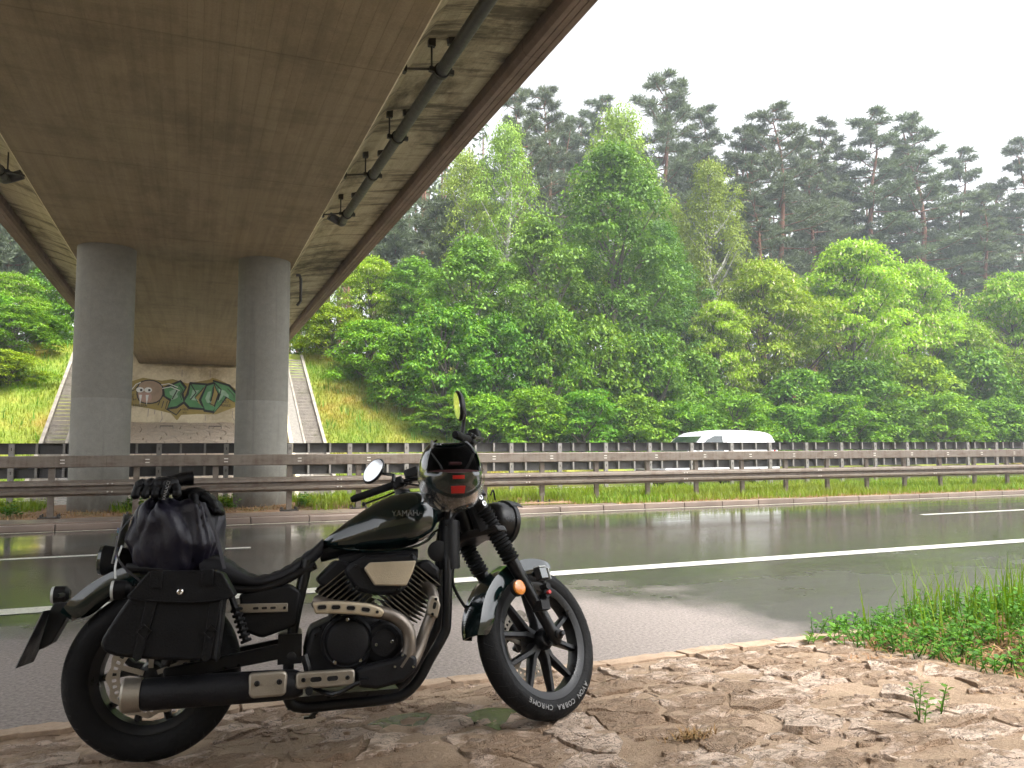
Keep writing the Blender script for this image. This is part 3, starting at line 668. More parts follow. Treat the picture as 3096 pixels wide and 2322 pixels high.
def broadleaf(kind, H, Wd, z0, nclump, per, leaf, mat, barkm, crad, droop=0., seed=0, shape='ovoid', flowers=0, asp=.55, flatz=.68):
    global rg; rg = np.random.default_rng(100+seed); rr = random.Random(seed)
    cl = []
    for i in range(nclump):
        f = ((i+rr.random())/nclump)
        z = z0+(H-z0)*(f**.85)
        if shape == 'ovoid': pr = math.sin(math.pi*min(1, (.18+.80*f)))**.8
        elif shape == 'cone': pr = (1-f)**.7*.95+.08
        elif shape == 'flat': pr = .55+.5*math.sin(math.pi*min(1, .1+.75*f))-.35*max(0, f-.85)/.15
        else: pr = math.sqrt(max(.02, 1-f*f*.92))
        a = i*2.399+rr.uniform(-.5, .5); pr *= 1+.85*noise.noise((math.cos(a)*1.1+seed, math.sin(a)*1.1, z*4.5/H)); d = Wd/2*pr*(.35+.6*math.sqrt(rr.random()))
        cl.append((d*math.cos(a), d*math.sin(a), z-crad*.35, crad*rr.uniform(.65, 1.25)))
    V, F, nv = [], [], 0
    FV = []
    for x, y, z, r_ in cl:
        u = unit(per); u[:, 2] = np.where(u[:, 2] < -.35, -u[:, 2], u[:, 2])
        sub = unit(9); ww = (u@sub.T).max(1)                    # break each clump into twigs
        rad = r_*(.55+.55*ww)*rg.uniform(.55, 1.15, per)
        c = np.array([x, y, z])+u*rad[:, None]*np.array([1, 1, flatz]); c[:, 2] -= droop*rad*rg.random(per)
        d = u*np.array([1, 1, .2])+unit(per)*.7; d[:, 2] -= .35+droop
        n_ = u*.5+np.array([0, 0, .9])+unit(per)*.55
        l = leaf*rg.uniform(.6, 1.35, per); v, f = leafquads(c, d, n_, l, l*asp); V.append(v); F.append(f+nv); nv += len(v)
        if flowers:
            k = rg.random(per) < flowers; FV.append(c[k]+np.array([0, 0, -.12]))
    e = empty(kind)
    npmesh('crown', np.concatenate(V), np.concatenate(F), M[mat], e)
    if flowers:
        c = np.concatenate(FV); d = unit(len(c))*.4; d[:, 2] = -1; v, f = leafquads(c, d, unit(len(c)), np.full(len(c), .26), np.full(len(c), .10)); npmesh('blossom', v, f, M['flower'], e)
    q, rad, n = trunk_mb(H*.86, H*.014+.04, .35); mb = MB().tube(q, rad, n); 
    for x, y, z, r_ in cl[::3]:
        zb = max(.4, z-(math.hypot(x, y)*.9+.6)); b = Vector((0, 0, zb)); t_ = Vector((x, y, z)); md = b.lerp(t_, .5)+Vector((0, 0, -.15))
        mb.tube([b, md, t_], [.05+H*.003, .035+H*.0015, .015], 5)
    mb.build('trunk', M[barkm], e, 60)
    return e
def pine(H, Wd, z0, seed, conic=False):
    global rg; rg = np.random.default_rng(300+seed); rr = random.Random(seed)
    e = empty('pine_tree'); q, rad, n = trunk_mb(H*.97, H*.0105+.03, .5, 9, .12); mb = MB().tube(q, rad, n); V, F, nv = [], [], 0
    nb = 58
    for i in range(nb):
        f = (i+rr.random()*.9)/nb; z = z0+(H-z0)*f
        L = Wd/2*((1-f)**.8*1.05+.10 if conic else (math.sin(math.pi*min(1, .22+.74*f))**.7*rr.uniform(.6, 1.1)))
        a = i*2.399+rr.uniform(-.7, .7); up_ = (.05 if f < .5 else .30)+rr.uniform(-.12, .15)
        b = Vector((0, 0, z)); t_ = b+Vector((math.cos(a)*L, math.sin(a)*L, L*up_)); mb.tube([b, b.lerp(t_, .55)+Vector((0, 0, -.08*L)), t_], [.055, .035, .012], 4)
        for k in range(int(16+13*L)):
            s_ = .30+.72*rr.random(); c = b.lerp(t_, s_)+Vector((rr.uniform(-1, 1), rr.uniform(-1, 1), rr.uniform(-.25, .35)))*(.20+.20*L*(1.15-s_))
            m_ = 11; d = unit(m_)*.9+np.array([math.cos(a)*.5, math.sin(a)*.5, .55]); d /= np.linalg.norm(d, axis=1)[:, None]
            l = rg.uniform(.28, .58, m_); cc = np.array(c)+d*l[:, None]*.5; v, f_ = leafquads(cc, d, unit(m_), l, np.full(m_, .055), 0); V.append(v); F.append(f_+nv); nv += len(v)
    npmesh('crown', np.concatenate(V), np.concatenate(F), M['needle'], e)
    for k in range(9):                                              # dead stubs below the crown
        z = z0*rr.uniform(.35, 1); a = rr.uniform(0, 6.28); L = rr.uniform(.5, 1.6); mb.tube([(0, 0, z), (math.cos(a)*L, math.sin(a)*L, z+.15)], [.03, .008], 4)
    mb.build('trunk', M['pinebark'], e, 60); return e
variants = {
 'P': [(pine(25, 6.4, 7, 1), 25, 5.2), (pine(25, 6.8, 6.5, 2), 25, 5.5), (pine(25, 7.0, 6, 3, True), 25, 5.6), (pine(25, 7.6, 6, 4), 25, 6.0), (pine(25, 6.8, 7, 6, True), 25, 5.4)],
 'Q': [(pine(10, 4.2, 4.0, 5), 10, 4.2)],
 'B': [(broadleaf('birch_tree', 17, 4.6, 4.0, 95, 190, .15, 'birchleaf', 'birchbark', .85, .75, 21), 17, 4.6), (broadleaf('birch_tree', 17, 4.6, 4.5, 90, 190, .15, 'birchleaf', 'birchbark', .9, .8, 22), 17, 4.6)],
 'O': [(broadleaf('oak_tree', 15, 7.0, 1.6, 140, 270, .19, 'oakleaf', 'bark', .95, .15, 31), 15, 7.0), (broadleaf('oak_tree', 9, 4.2, 1.0, 75, 220, .18, 'oakleaf', 'bark', .75, .15, 32), 9, 4.2)],
 'R': [(broadleaf('robinia_tree', 10.5, 6.4, 3.6, 125, 210, .20, 'robleaf', 'bark', .85, .15, 41, 'ovoid', .03, .45, .58), 10.5, 6.4), (broadleaf('robinia_tree', 10.5, 6.4, 3.2, 130, 210, .20, 'robleaf', 'bark', .85, .15, 42, 'ovoid', .04, .45, .55), 10.5, 6.4)],
 'U': [(broadleaf('leafy_bush', 4.6, 4.2, .2, 62, 190, .165, 'bushleaf', 'bark', .6, .15, 51, 'dome'), 4.6, 4.2), (broadleaf('leafy_bush', 4.6, 4.2, .2, 60, 190, .17, 'bushleaf', 'bark', .62, .2, 52, 'dome'), 4.6, 4.2), (broadleaf('leafy_bush', 4.6, 4.2, .2, 60, 190, .165, 'bushleaf2', 'bark', .62, .2, 53, 'dome'), 4.6, 4.2)]}
used = {}
ORD = ['first', 'second', 'third', 'fourth', 'fifth', 'sixth', 'seventh', 'eighth', 'ninth', 'tenth', 'eleventh', 'twelfth', 'thirteenth', 'fourteenth', 'fifteenth', 'sixteenth', 'seventeenth', 'eighteenth', 'nineteenth', 'twentieth', 'twenty-first', 'twenty-second', 'twenty-third', 'twenty-fourth']
CATS = dict(P='pine', Q='pine', B='birch', O='oak', R='tree', U='bush')
def plant(kind, x, y, H, Wd, label, group, vi=None):
    vs_ = variants[kind]; i = rnd.randrange(len(vs_)) if vi is None else vi; src, h0, w0 = vs_[i]
    o = src if (kind, i) not in used else dup(src); used[(kind, i)] = 1
    s_ = Wd/w0*(.5 if False else 1.0)
    o.location = (x, y, far_z(x, y)-.05); o.rotation_euler = (0, 0, rnd.uniform(0, 6.28)); o.scale = (s_, s_, H/h0); tag(o, label, CATS[kind], group); return o
RB = 'right of the bridge'
pr = sorted([(22.1, 52, 23.3, 5.1), (25.3, 54, 24.6, 5.4), (31.4, 56, 25.5, 5.4), (35.3, 54, 27.9, 6.8), (40.9, 55, 25.8, 6.4), (41.9, 52, 23.6, 5.6), (44.6, 50, 25.6, 8.1), (55.4, 56, 26.9, 6.8), (57.7, 54, 27.7, 8.3), (63.2, 52, 28.6, 9.2), (72.1, 56, 26.8, 7.4), (74.2, 50, 27.0, 6.9), (80.8, 58, 24.7, 7.6), (56.3, 60, 26.1, 6.8), (43.3, 62, 24.6, 6.5), (68.2, 60, 26.4, 7.4), (31.8, 62, 25.0, 6.0), (18.1, 52, 15.0, 5.0), (39.5, 47, 20.3, 5.4), (37.6, 62, 23.7, 6.0), (67.1, 50, 20.6, 6.4), (49.5, 53, 23.0, 6.5), (28.6, 58, 23.5, 5.5)])
for i, (x, y, h, wd) in enumerate(pr): plant('P', x, y, h, wd, 'tall red-trunked pine, %s from the left on the ridge %s' % (ORD[i], RB), 'pines on the ridge', 2 if abs(x-63.2) < .1 else [0, 3, 1, 4, 3, 1, 0, 4, 2, 1, 3][i % 11]).rotation_euler = (rnd.uniform(-.035, .035), rnd.uniform(-.035, .035), rnd.uniform(0, 6.28))
for i, (x, y, h, wd, lb) in enumerate([(13.9, 46, 9.9, 4.6, 'short pine with crooked red trunk close right of the deck edge'), (12.0, 50, 9.9, 4.2, 'small pine nearest to the deck edge above the right stairs'), (-11.1, 48, 9.6, 3.8, 'leftmost red-trunked pine at the left picture edge'), (-9.8, 50, 9.4, 3.6, 'red-trunked pine just above the yellow-green tree on the left bank'), (-8.8, 54, 9.3, 3.6, 'dark pine behind the left bank, nearest to the deck'), (-12.3, 58, 10.6, 4.0, 'pine far back behind the left bank at the picture edge')]): plant('Q', x, y, h, wd, lb, 'small pines')
for x, y, h, wd, lb, vi in [(17.2, 43, 16.9, 4.3, 'pale green birch with thin white trunks beside the deck edge', 0), (26.1, 45, 21.4, 6.0, 'tall pale birch rising behind the big oak', 1), (30.4, 41, 17.6, 4.6, 'slim yellow-green birch just right of the big oak', 0), (15.2, 45, 13.9, 4.0, 'low pale birch closest to the deck edge', 1), (29.0, 43.5, 15.0, 4.4, 'small birch half hidden between the oak and the slim birch', 1)]: plant('B', x, y, h, wd, lb, 'birches', vi)
for x, y, h, wd, lb, vi in [(21.7, 38, 16.6, 7.6, 'large dense oak with a pointed crown in the middle of the wood', 0), (16.6, 37, 11.0, 4.6, 'dark round-topped oak left of the large pointed one', 1), (12.9, 37, 8.7, 4.6, 'lower oak at the left end of the oaks near the stairs', 1), (25.8, 40, 12.9, 5.6, 'oak at the right shoulder of the large pointed oak', 0), (10.9, 41, 5.8, 4.0, 'small oak above the grassy bank beside the right stairs', 1), (-6.7, 46, 5.1, 3.2, 'small oak close to the deck above the left stairs', 1)]: plant('O', x, y, h, wd, lb, 'oaks', vi)
for x, y, h, wd, lb, vi in [(32.1, 38, 11.0, 7.0, 'yellow-green blossoming robinia at the left end of its row', 0), (37.8, 37, 12.8, 7.6, 'tallest blossoming robinia above the white van', 1), (44.0, 38, 11.7, 6.4, 'blossoming robinia right of the tallest one', 0), (51.4, 36, 11.8, 7.6, 'bright yellow-green robinia at the right picture edge', 1), (28.1, 37.5, 8.3, 4.6, 'small robinia between the oaks and the robinia row', 1), (8.8, 42, 5.6, 4.2, 'yellowish spreading tree above the right stairs', 0), (46.8, 36, 8.2, 5.6, 'low robinia filling the gap before the right picture edge', 0), (-8.4, 44, 3.9, 3.4, 'yellow-green tree on the left bank', 0)]: plant('R', x, y, h, wd, lb, 'robinias', vi)
tall = [(10.8, 35, 5.3, 4.2), (13.6, 35.5, 5.3, 4.4), (16.1, 35, 6.5, 4.5), (19.2, 35.5, 6.4, 5.0), (21.9, 35, 6.2, 4.8), (25.4, 36, 5.3, 4.4), (29.9, 37, 3.5, 3.8), (31.6, 35, 4.6, 5.0), (35.6, 34.5, 5.3, 5.6), (40.9, 35, 5.8, 5.6), (45.1, 34.5, 6.3, 5.8), (50.4, 35, 5.8, 5.8)]
for i, (x, y, h, wd) in enumerate(tall): plant('U', x, y, h, wd, 'tall bush at the wood edge, %s of the upper bushes from the left' % ORD[i], 'tall bushes at the wood edge', [0, 1, 0, 1, 0, 1, 2, 1, 0, 2, 1, 2][i])
low = [(10.4, 33.5, 1.8, 3.0), (12.0, 32.6, 2.4, 3.4), (14.2, 32.5, 2.9, 3.6), (16.7, 32.4, 3.1, 3.8), (19.5, 32.5, 3.2, 3.9), (22.4, 32.6, 3.0, 3.8), (25.4, 32.5, 3.5, 4.2), (28.5, 32.4, 2.9, 4.0), (32.1, 32.5, 3.6, 4.6), (35.8, 32.6, 3.2, 4.5), (39.7, 32.5, 3.8, 4.8), (44.0, 32.6, 3.6, 4.7), (47.5, 32.5, 4.3, 4.6), (51.5, 32.6, 4.0, 4.6)]
for i, (x, y, h, wd) in enumerate(low): plant('U', x, y, h, wd, 'low bush right behind the far road, %s of the front bushes from the left' % ORD[i], 'low bushes along the far road', [0, 1, 1, 0, 1, 0, 0, 1, 0, 1, 0, 1, 0, 1][i])
for x, y, h, wd, lb, vi in [(6.6, 41, 2.8, 3.8, 'yellow-green bush at the top of the right stairs', 2), (7.9, 38, 3.1, 3.6, 'round green bush on the bank behind the right stairs', 0), (9.1, 36, 3.8, 3.8, 'green bush where the grassy bank meets the wood', 1), (5.8, 44, 3.7, 3.0, 'bush peeping out between the right stairs and the deck', 0), (-7.3, 40, 2.1, 3.2, 'broad green bush on the left bank', 0), (-6.4, 42, 1.6, 2.6, 'small bush at the top of the left stairs', 1), (-8.9, 41, 2.6, 3.4, 'green bush at the left picture edge', 1), (-6.9, 37, 1.4, 2.5, 'low yellow-green bush on the grass of the left bank', 2), (-8.3, 37, 1.7, 2.8, 'low bush cut by the left picture edge', 0), (-6.0, 45, 3.1, 2.6, 'bush behind the left stairs close to the deck', 1)]: plant('U', x, y, h, wd, lb, 'bushes on the banks', vi)
# the depth of the wood: a far mass of stems and crowns that reads as one
rg = np.random.default_rng(5); V, F, nv = [], [], 0; mb = MB()
for i in range(300):
    x = rg.uniform(8, 125); y = rg.uniform(58, 84); h = rg.uniform(18, 25); z0 = far_z(x, y); mb.tube([(x, y, z0-.3), (x+rg.uniform(-.3, .3), y, z0+h*.95)], [.2, .06], 5)
    m_ = 260; f = rg.random(m_); zz = z0+h*(.45+.55*f); r_ = 2.6*np.sin(np.pi*(.2+.75*f))*np.sqrt(rg.random(m_)); a = rg.uniform(0, 6.28, m_)
    c = np.stack([x+r_*np.cos(a), y+r_*np.sin(a), zz], 1); l = rg.uniform(.4, .9, m_); lo = rg.random(m_) < .22; c[lo, 2] = z0+rg.uniform(.1, 6.5, lo.sum()); c[lo, 0] = x+rg.uniform(-2.2, 2.2, lo.sum()); v, q = leafquads(c, unit(m_)+np.array([0, 0, .2]), unit(m_)+np.array([0, 0, .8]), l, l*.35); V.append(v); F.append(q+nv); nv += len(v)
wood = tag(npmesh('wood_depth', np.concatenate(V), np.concatenate(F), M['needle']), 'depth of the pine wood behind the first rows', 'wood', kind='stuff')
mb.build('wood_stems', M['pinebark'], wood)['kind'] = 'stuff'

# ------------------------------------------------------------------ grass and weeds
def blades(name, xy, zf, hmin, hmax, wd, mat, lean=.45, label=None, cat='grass'):
    n = len(xy); h = rg.uniform(hmin, hmax, n); z = np.array([zf(a, b) for a, b in xy])-.02
    a = rg.uniform(0, 6.28, n); d = np.stack([np.cos(a), np.sin(a), np.zeros(n)], 1); s = np.stack([-np.sin(a), np.cos(a), np.zeros(n)], 1)
    b = np.concatenate([xy, z[:, None]], 1); k = rg.uniform(.1, 1, n)[:, None]*lean*h[:, None]; wv = (wd*rg.uniform(.6, 1.4, n))[:, None]
    m1 = b+d*k*.35+np.array([0, 0, 1])*h[:, None]*.6; t_ = b+d*k+np.array([0, 0, 1])*h[:, None]
    v = np.stack([b-s*wv, b+s*wv, m1+s*wv*.7, m1-s*wv*.7, t_], 1).reshape(-1, 3); i = np.arange(n)[:, None]*5
    f = np.concatenate([i+np.array([0, 1, 2]), i+np.array([0, 2, 3]), i+np.array([3, 2, 4])])
    o = npmesh(name, v, f, M[mat]); o['kind'] = 'stuff'
    if label: tag(o, label, cat)
    return o
def scatter(n, x0, x1, y0, y1, ok=None):
    p_ = np.stack([rg.uniform(x0, x1, n), rg.uniform(y0, y1, n)], 1)
    return p_ if ok is None else p_[[bool(ok(a, b)) for a, b in p_]]
blades('bank_grass', scatter(52000, 5.1, 15, 30.2, 42), far_z, .06, .24, .012, 'grass', .7, 'sunlit-looking yellow-green grass on the bank right of the stairs'.replace('sunlit-looking ', ''))
blades('bank_grass', scatter(26000, -13, -5.1, 30.2, 42), far_z, .06, .24, .012, 'grass', .7, 'yellow-green grass on the bank left of the stairs')
blades('bank_tufts', np.concatenate([scatter(2600, 5.1, 13, 30.2, 41, lambda a, b: noise.noise((a*1.1, b*1.1, 3)) > .18), scatter(1500, -12, -5.1, 30.2, 41, lambda a, b: noise.noise((a*1.1, b*1.1, 3)) > .18)]), far_z, .2, .5, .018, 'weed', .7, 'taller green weed tufts scattered over the grassy banks', 'weeds')
def clumpy(a, b): return noise.noise((a*.7, b*.7, 7))
def mok(a, b):
    if a > 7.6: return b > 14.9+.12*noise.noise((a*2, 0, 0))
    if a > 2.2: return b > 15.62+.2*noise.noise((a*1.5, 2, 0)) and rnd.random() < .9
    return b > 15.95 and (clumpy(a, b) > -.15 or b > 17.6) and not (-2.6 < a < 2.0 and clumpy(a, b) < .12)
blades('median_grass', np.concatenate([scatter(46000, -6, 24, 14.9, 18.7, mok), scatter(16000, 24, 48, 14.9, 18.7, mok)]), med_z, .07, .26, .010, 'mgrass', .8, 'fresh green grass of the median between the two crash barriers')
blades('median_straw', np.concatenate([scatter(6500, 7.4, 44, 14.82, 15.35), scatter(3000, -5, 7.6, 15.7, 16.4)]), med_z, .03, .10, .007, 'straw', 1.6, 'dry brown grass fringe along the kerb of the median')

def sprig(mb_s, V, F, base, H, nl, ls, lean):
    top = Vector(base)+Vector((lean[0], lean[1], H)); b = Vector(base); mb_s.tube([b, b.lerp(top, .5)+Vector((lean[0]*-.1, 0, .0)), top], [.004, .003, .0015], 4)
    k = np.linspace(.25, 1, nl); c = np.array([list(b.lerp(top, t_)) for t_ in k]); a = np.arange(nl)*2.4+rg.uniform(0, 6)
    d = np.stack([np.cos(a), np.sin(a), .25+.3*rg.random(nl)], 1); l = ls*rg.uniform(.6, 1.25, nl); c = c+d*l[:, None]*.55
    v, f = leafquads(c, d, np.array([0, 0, 1])+unit(nl)*.4, l, l*.62, .1); n0 = sum(len(q) for q in V); V.append(v); F.append(f+n0)
def weed(name, pts, label, group=None, ls=.055, nl=12, par=None, hs=(.12, .25)):
    V, F = [], []; ms = MB(); e = empty(name, (pts[0][0], pts[0][1], near_z(*pts[0])))
    for x, y in pts: sprig(ms, V, F, (x, y, near_z(x, y)-.01), rnd.uniform(*hs), nl, ls, (rnd.uniform(-.06, .06), rnd.uniform(-.06, .06)))
    inv = np.array(e.location); npmesh('leaves', np.concatenate(V)-inv, np.concatenate(F), M['weed'], e); ms.build('stems', M['weed'], e, off=e.location)
    tag(e, label, 'weed', group)
weed('weed_plant', [(3.74, 4.13), (3.77, 4.12)], 'single small weed at the left tip of the plant bed by the edging', None, .06, 7, hs=(.08, .13))
weed('weed_plant', [(3.95, 4.15), (4.0, 4.12), (3.92, 4.1)], 'small upright weed second from the tip of the plant bed', None, .055, 9, hs=(.12, .18))
weed('weed_plant', [(2.81, 2.47), (2.83, 2.49), (2.80, 2.44)], 'left of two lone sprigs growing out of the stone paving', None, .03, 14, hs=(.10, .17))
weed('weed_plant', [(2.96, 2.50), (2.98, 2.52)], 'right of two lone sprigs growing out of the stone paving', None, .03, 12, hs=(.12, .16))
# the plant bed on the right: leafy ground cover, grasses and brown litter, nobody could count it
V, F = [], []; ms = MB()
def bed(a, b): return a > 3.95+.55*max(0, 3.6-b)**.5*0+.12*noise.noise((b*4, 1, 0))+(.35 if b < 3.2 else 0)
for a, b in scatter(1700, 3.6, 6.9, 2.2, 4.45, lambda a, b: a > 3.80+.14*noise.noise((b*4, 1, 0))+.22*(b > 3.95) and clumpy(a*2, b*2) > -.35): sprig(ms, V, F, (a, b, near_z(a, b)-.01), rnd.uniform(.04, .15)*(1+.5*(a > 4.8)), rnd.randrange(6, 12), rnd.uniform(.024, .048), (rnd.uniform(-.07, .07), rnd.uniform(-.07, .07)))
wb = tag(npmesh('weed_bed', np.concatenate(V), np.concatenate(F), M['weed']), 'low leafy weeds covering the ground at the right edge beside the paving', 'weeds', kind='stuff'); ms.build('weed_stems', M['weed'], wb)['kind'] = 'stuff'
blades('tall_grass', np.concatenate([scatter(700, 5.0, 7.6, 3.3, 4.55), scatter(160, 4.3, 6, 3.0, 4.3)]), near_z, .15, .48, .005, 'mgrass', .5, 'tall thin seeding grass at the right edge beside the road')
blades('brown_litter', scatter(16000, 3.3, 6.0, 2.0, 4.3, lambda a, b: a > 3.58+.2*noise.noise((a*3, b*3, 0))), near_z, .008, .03, .006, 'straw', 6, 'brown dead needles and litter under the weeds', 'litter')
blades('needle_clump', np.stack([rg.normal(1.86, .05, 160), rg.normal(2.72, .02, 160)], 1), lambda a, b: near_z(a, b)+.03, .01, .03, .003, 'straw', 4, 'small reddish clump of dead pine needles lying on the paving', 'litter')
for i, (a, b) in enumerate([(-.95, 16.35), (-.1, 16.2), (.75, 16.3), (2.15, 16.05), (-2.9, 16.1), (4.2, 15.9)]):
    V, F = [], []; ms = MB(); z = med_z(a, b)
    for k in range(9): sprig(ms, V, F, (a+rnd.uniform(-.15, .15), b+rnd.uniform(-.1, .1), z-.01), rnd.uniform(.12, .3), 9, .09, (rnd.uniform(-.1, .1), rnd.uniform(-.1, .1)))
    e = empty('weed_tuft', (a, b, z)); npmesh('leaves', np.concatenate(V)-np.array(e.location), np.concatenate(F), M['weed'], e); ms.build('stems', M['weed'], e, off=e.location)
    tag(e, 'green weed tuft on the median soil, %s' % ['right of the left pillar foot', 'midway between the pillars', 'left of the right pillar foot', 'right of the right pillar foot', 'left of the left pillar foot', 'on the bank behind the handlebar'][i], 'weed', 'weed tufts on the median')
# ------------------------------------------------------------------ the delivery van
M['vanw'] = simple('white_van_paint', (.78, .79, .80), .25, var=.06, coat=.5); M['glass'] = simple('dark_glass', (.02, .03, .03), .06, var=.1, coat=1)
M['tyre'] = simple('tyre_rubber', (.0065, .0065, .007), .62, bump=.3, bs=80, spec=.18); M['plast'] = simple('black_plastic', (.005, .005, .006), .5, bump=.15, bs=120, spec=.3)
M['red'] = simple('red_lens', (.5, .02, .02), .2, coat=1); M['amber'] = simple('amber_lens', (.75, .24, .02), .2, coat=1, bump=.3, bs=150)
M['clear'] = simple('clear_lens', (.6, .62, .6), .15, coat=1)
VB = Vector((15.35, 21.2, .02)); van = empty('delivery_van', VB); tag(van, 'white small delivery van driving left behind the crash barriers', 'van')
# outline in (x, z); the front points to -x
bodyo = crom([(-2.12, .34), (-2.16, .62), (-2.02, .92), (-1.30, 1.06), (-.62, 1.60), (-.15, 1.76), (.75, 1.80), (1.75, 1.74), (2.02, 1.55), (2.14, 1.05), (2.16, .55), (2.10, .34)], 4)
bodyo = [(x, z) for x, z in bodyo]
rings = []
for y, s_, dz in ((-.90, .975, -.03), (-.91, .99, -.01), (-.80, 1, 0), (0, 1.003, .02), (.80, 1, 0), (.91, .99, -.01), (.90, .975, -.03)):
    rings.append([(x*s_, y*(1-.13*sm(.95, 1.8, z)), .34+(z-.34)*s_+(dz if z > 1 else 0)) for x, z in bodyo])
MB().loft(rings).build('body', M['vanw'], van, 35)
def vside(o, y, name, mat, par):
    for s_ in (-1, 1):
        mb = MB(); f = lambda z: s_*(y*(1-.13*sm(.95, 1.8, z)))
        mb.add([(x, f(z), z) for x, z in o]+[(x, f(z)-s_*.02, z) for x, z in o], [tuple(range(len(o))), tuple(range(2*len(o)-1, len(o)-1, -1))]+[(i, len(o)+i, len(o)+(i+1) % len(o), (i+1) % len(o)) for i in range(len(o))])
        mb.build(name, mat, par, bevel=.006)
vside([(-1.02, 1.10), (-.55, 1.52), (-.28, 1.62), (.02, 1.62), (.02, 1.10)], .918, 'side_window', M['glass'], van)
vside(rrect(.95, 1.36, 1.55, .44, .12), .912, 'side_panel', M['vanw'], van)
mb = MB(); mb.add([(-1.27, -.74, 1.09), (-1.27, .74, 1.09), (-.62, .66, 1.595), (-.62, -.66, 1.595), (-1.30, -.74, 1.11), (-1.30, .74, 1.11), (-.65, .66, 1.615), (-.65, -.66, 1.615)], [(0, 1, 2, 3), (7, 6, 5, 4), (0, 4, 5, 1), (1, 5, 6, 2), (2, 6, 7, 3), (3, 7, 4, 0)])
mb.build('windscreen', M['glass'], van, bevel=.005)
for s_ in (-1, 1):
    MB().box((-.98, s_*1.0, 1.12), (.12, .2, .18)).build('wing_mirror', M['vanw'], van, bevel=.03)
    MB().box((2.06, s_*.80, 1.12), (.16, .12, .46)).build('tail_light', M['red'], van, bevel=.02)
    MB().box((-2.02, s_*.68, .80), (.22, .30, .16)).build('headlight', M['clear'], van, bevel=.03)
    for x in (-1.33, 1.33):
        wv = MB().lathe([(.18, -.1), (.27, -.11), (.31, -.08), (.315, 0), (.31, .08), (.27, .11), (.18, .1)], 28, (x, s_*.80, .312), (0, 1, 0)).build('wheel', M['tyre'], van, 50)
        MB().lathe([(.03, .125*s_), (.12, .118*s_), (.185, .10*s_), (.19, .04*s_)], 20, (x, s_*.80, .312), (0, 1, 0)).build('wheel_cover', M['bolt'], wv, 50)
MB().box((-2.10, 0, .48), (.16, 1.6, .22)).build('front_bumper', M['plast'], van, bevel=.05); MB().box((2.12, 0, .48), (.14, 1.6, .22)).build('rear_bumper', M['plast'], van, bevel=.05)

# ------------------------------------------------------------------ the motorcycle
BM = Matrix.Translation((-.117, 3.378, .105)) @ Matrix.Rotation(R(-6.5), 4, 'Z') @ Matrix.Rotation(R(-8), 4, 'X')
P0 = Vector((1.70, 0, 0)); SA = Vector((-math.sin(R(29)), 0, math.cos(R(29))))
ST = Matrix.Translation(P0) @ Matrix.Rotation(R(31.6), 4, SA) @ Matrix.Translation(-P0)
M['gloss'] = simple('black_green_gloss_paint', (.003, .011, .011), .12, var=.2, coat=1, bump=.03, bs=300); M['satin'] = simple('satin_black_metal', (.004, .004, .0052), .34, 0, var=.3, bump=.1, bs=90, spec=.4)
M['matte'] = simple('engine_black', (.005, .005, .0068), .5, 0, var=.3, bump=.2, bs=140, spec=.3); M['silver'] = simple('brushed_silver', (.40, .36, .30), .45, .85, var=.2, vs_=9, bump=.15, bs=200)
M['bronze'] = simple('champagne_panel', (.56, .48, .35), .5, .55, var=.15, vs_=12, bump=.2, bs=250); M['pipes'] = simple('heat_stained_pipe', (.24, .21, .18), .45, .85, var=.35, vs_=14)
M['finedge'] = simple('machined_fin', (.30, .27, .20), .45, .7, var=.3); M['chrome'] = simple('chrome', (.75, .75, .74), .12, 1, var=.1)
M['leather'] = simple('black_leather', (.0025, .0025, .0034), .42, var=.3, vs_=10, bump=.35, bs=170, spec=.22); M['vinyl'] = simple('seat_vinyl', (.006, .0055, .0078), .55, var=.3, vs_=8, bump=.25, bs=220, spec=.3)
M['nylon'] = simple('black_nylon', (.010, .0085, .020), .42, var=.4, vs_=7, bump=.25, bs=140, spec=.45); M['strap'] = simple('webbing', (.015, .014, .02), .6, bump=.4, bs=300)
M['emblem'] = simple('dark_chrome_emblem', (.30, .30, .30), .25, 1); M['mirror'] = simple('mirror_glass', (.92, .94, .95), .02, 1, var=.02); M['white'] = simple('white_print', (.24, .24, .24), .5, var=.15)
M['redp'] = simple('red_plastic', (.45, .012, .008), .35, var=.2); M['lining'] = simple('helmet_lining', (.005, .005, .005), .9, var=.4, bump=.4, bs=90); M['redl'] = simple('red_lining', (.045, .003, .004), .8)
t = NT('clear_visor'); gl = t.n('ShaderNodeBsdfGlossy', None, Color=(1, 1, 1, 1), Roughness=.08); tr_ = t.n('ShaderNodeBsdfTransparent', None, Color=(.78, .78, .78, 1))
sp = t.noise(t.obj(), 140, 3); df = t.n('ShaderNodeBsdfDiffuse', None, Color=(.35, .33, .32, 1)); a_ = t.n('ShaderNodeMixShader', None, i0=t.n('ShaderNodeLayerWeight', None, Blend=.25).outputs[1], i1=tr_.outputs[0], i2=gl.outputs[0])
a_ = t.n('ShaderNodeMixShader', None, i0=t.ramp(sp, [(.55, .01), (.66, .16)]), i1=a_.outputs[0], i2=df.outputs[0]); t.t.links.new(a_.outputs[0], t.out.inputs['Surface']); M['visor'] = t.m
t = NT('puddle_water'); t.bsdf(Base_Color=(.085, .06, .038), Roughness=.14, Specular_IOR_Level=.5, Normal=t.bump(t.noise(t.pos(), 22, 3), .5, .006)); M['puddle'] = t.m

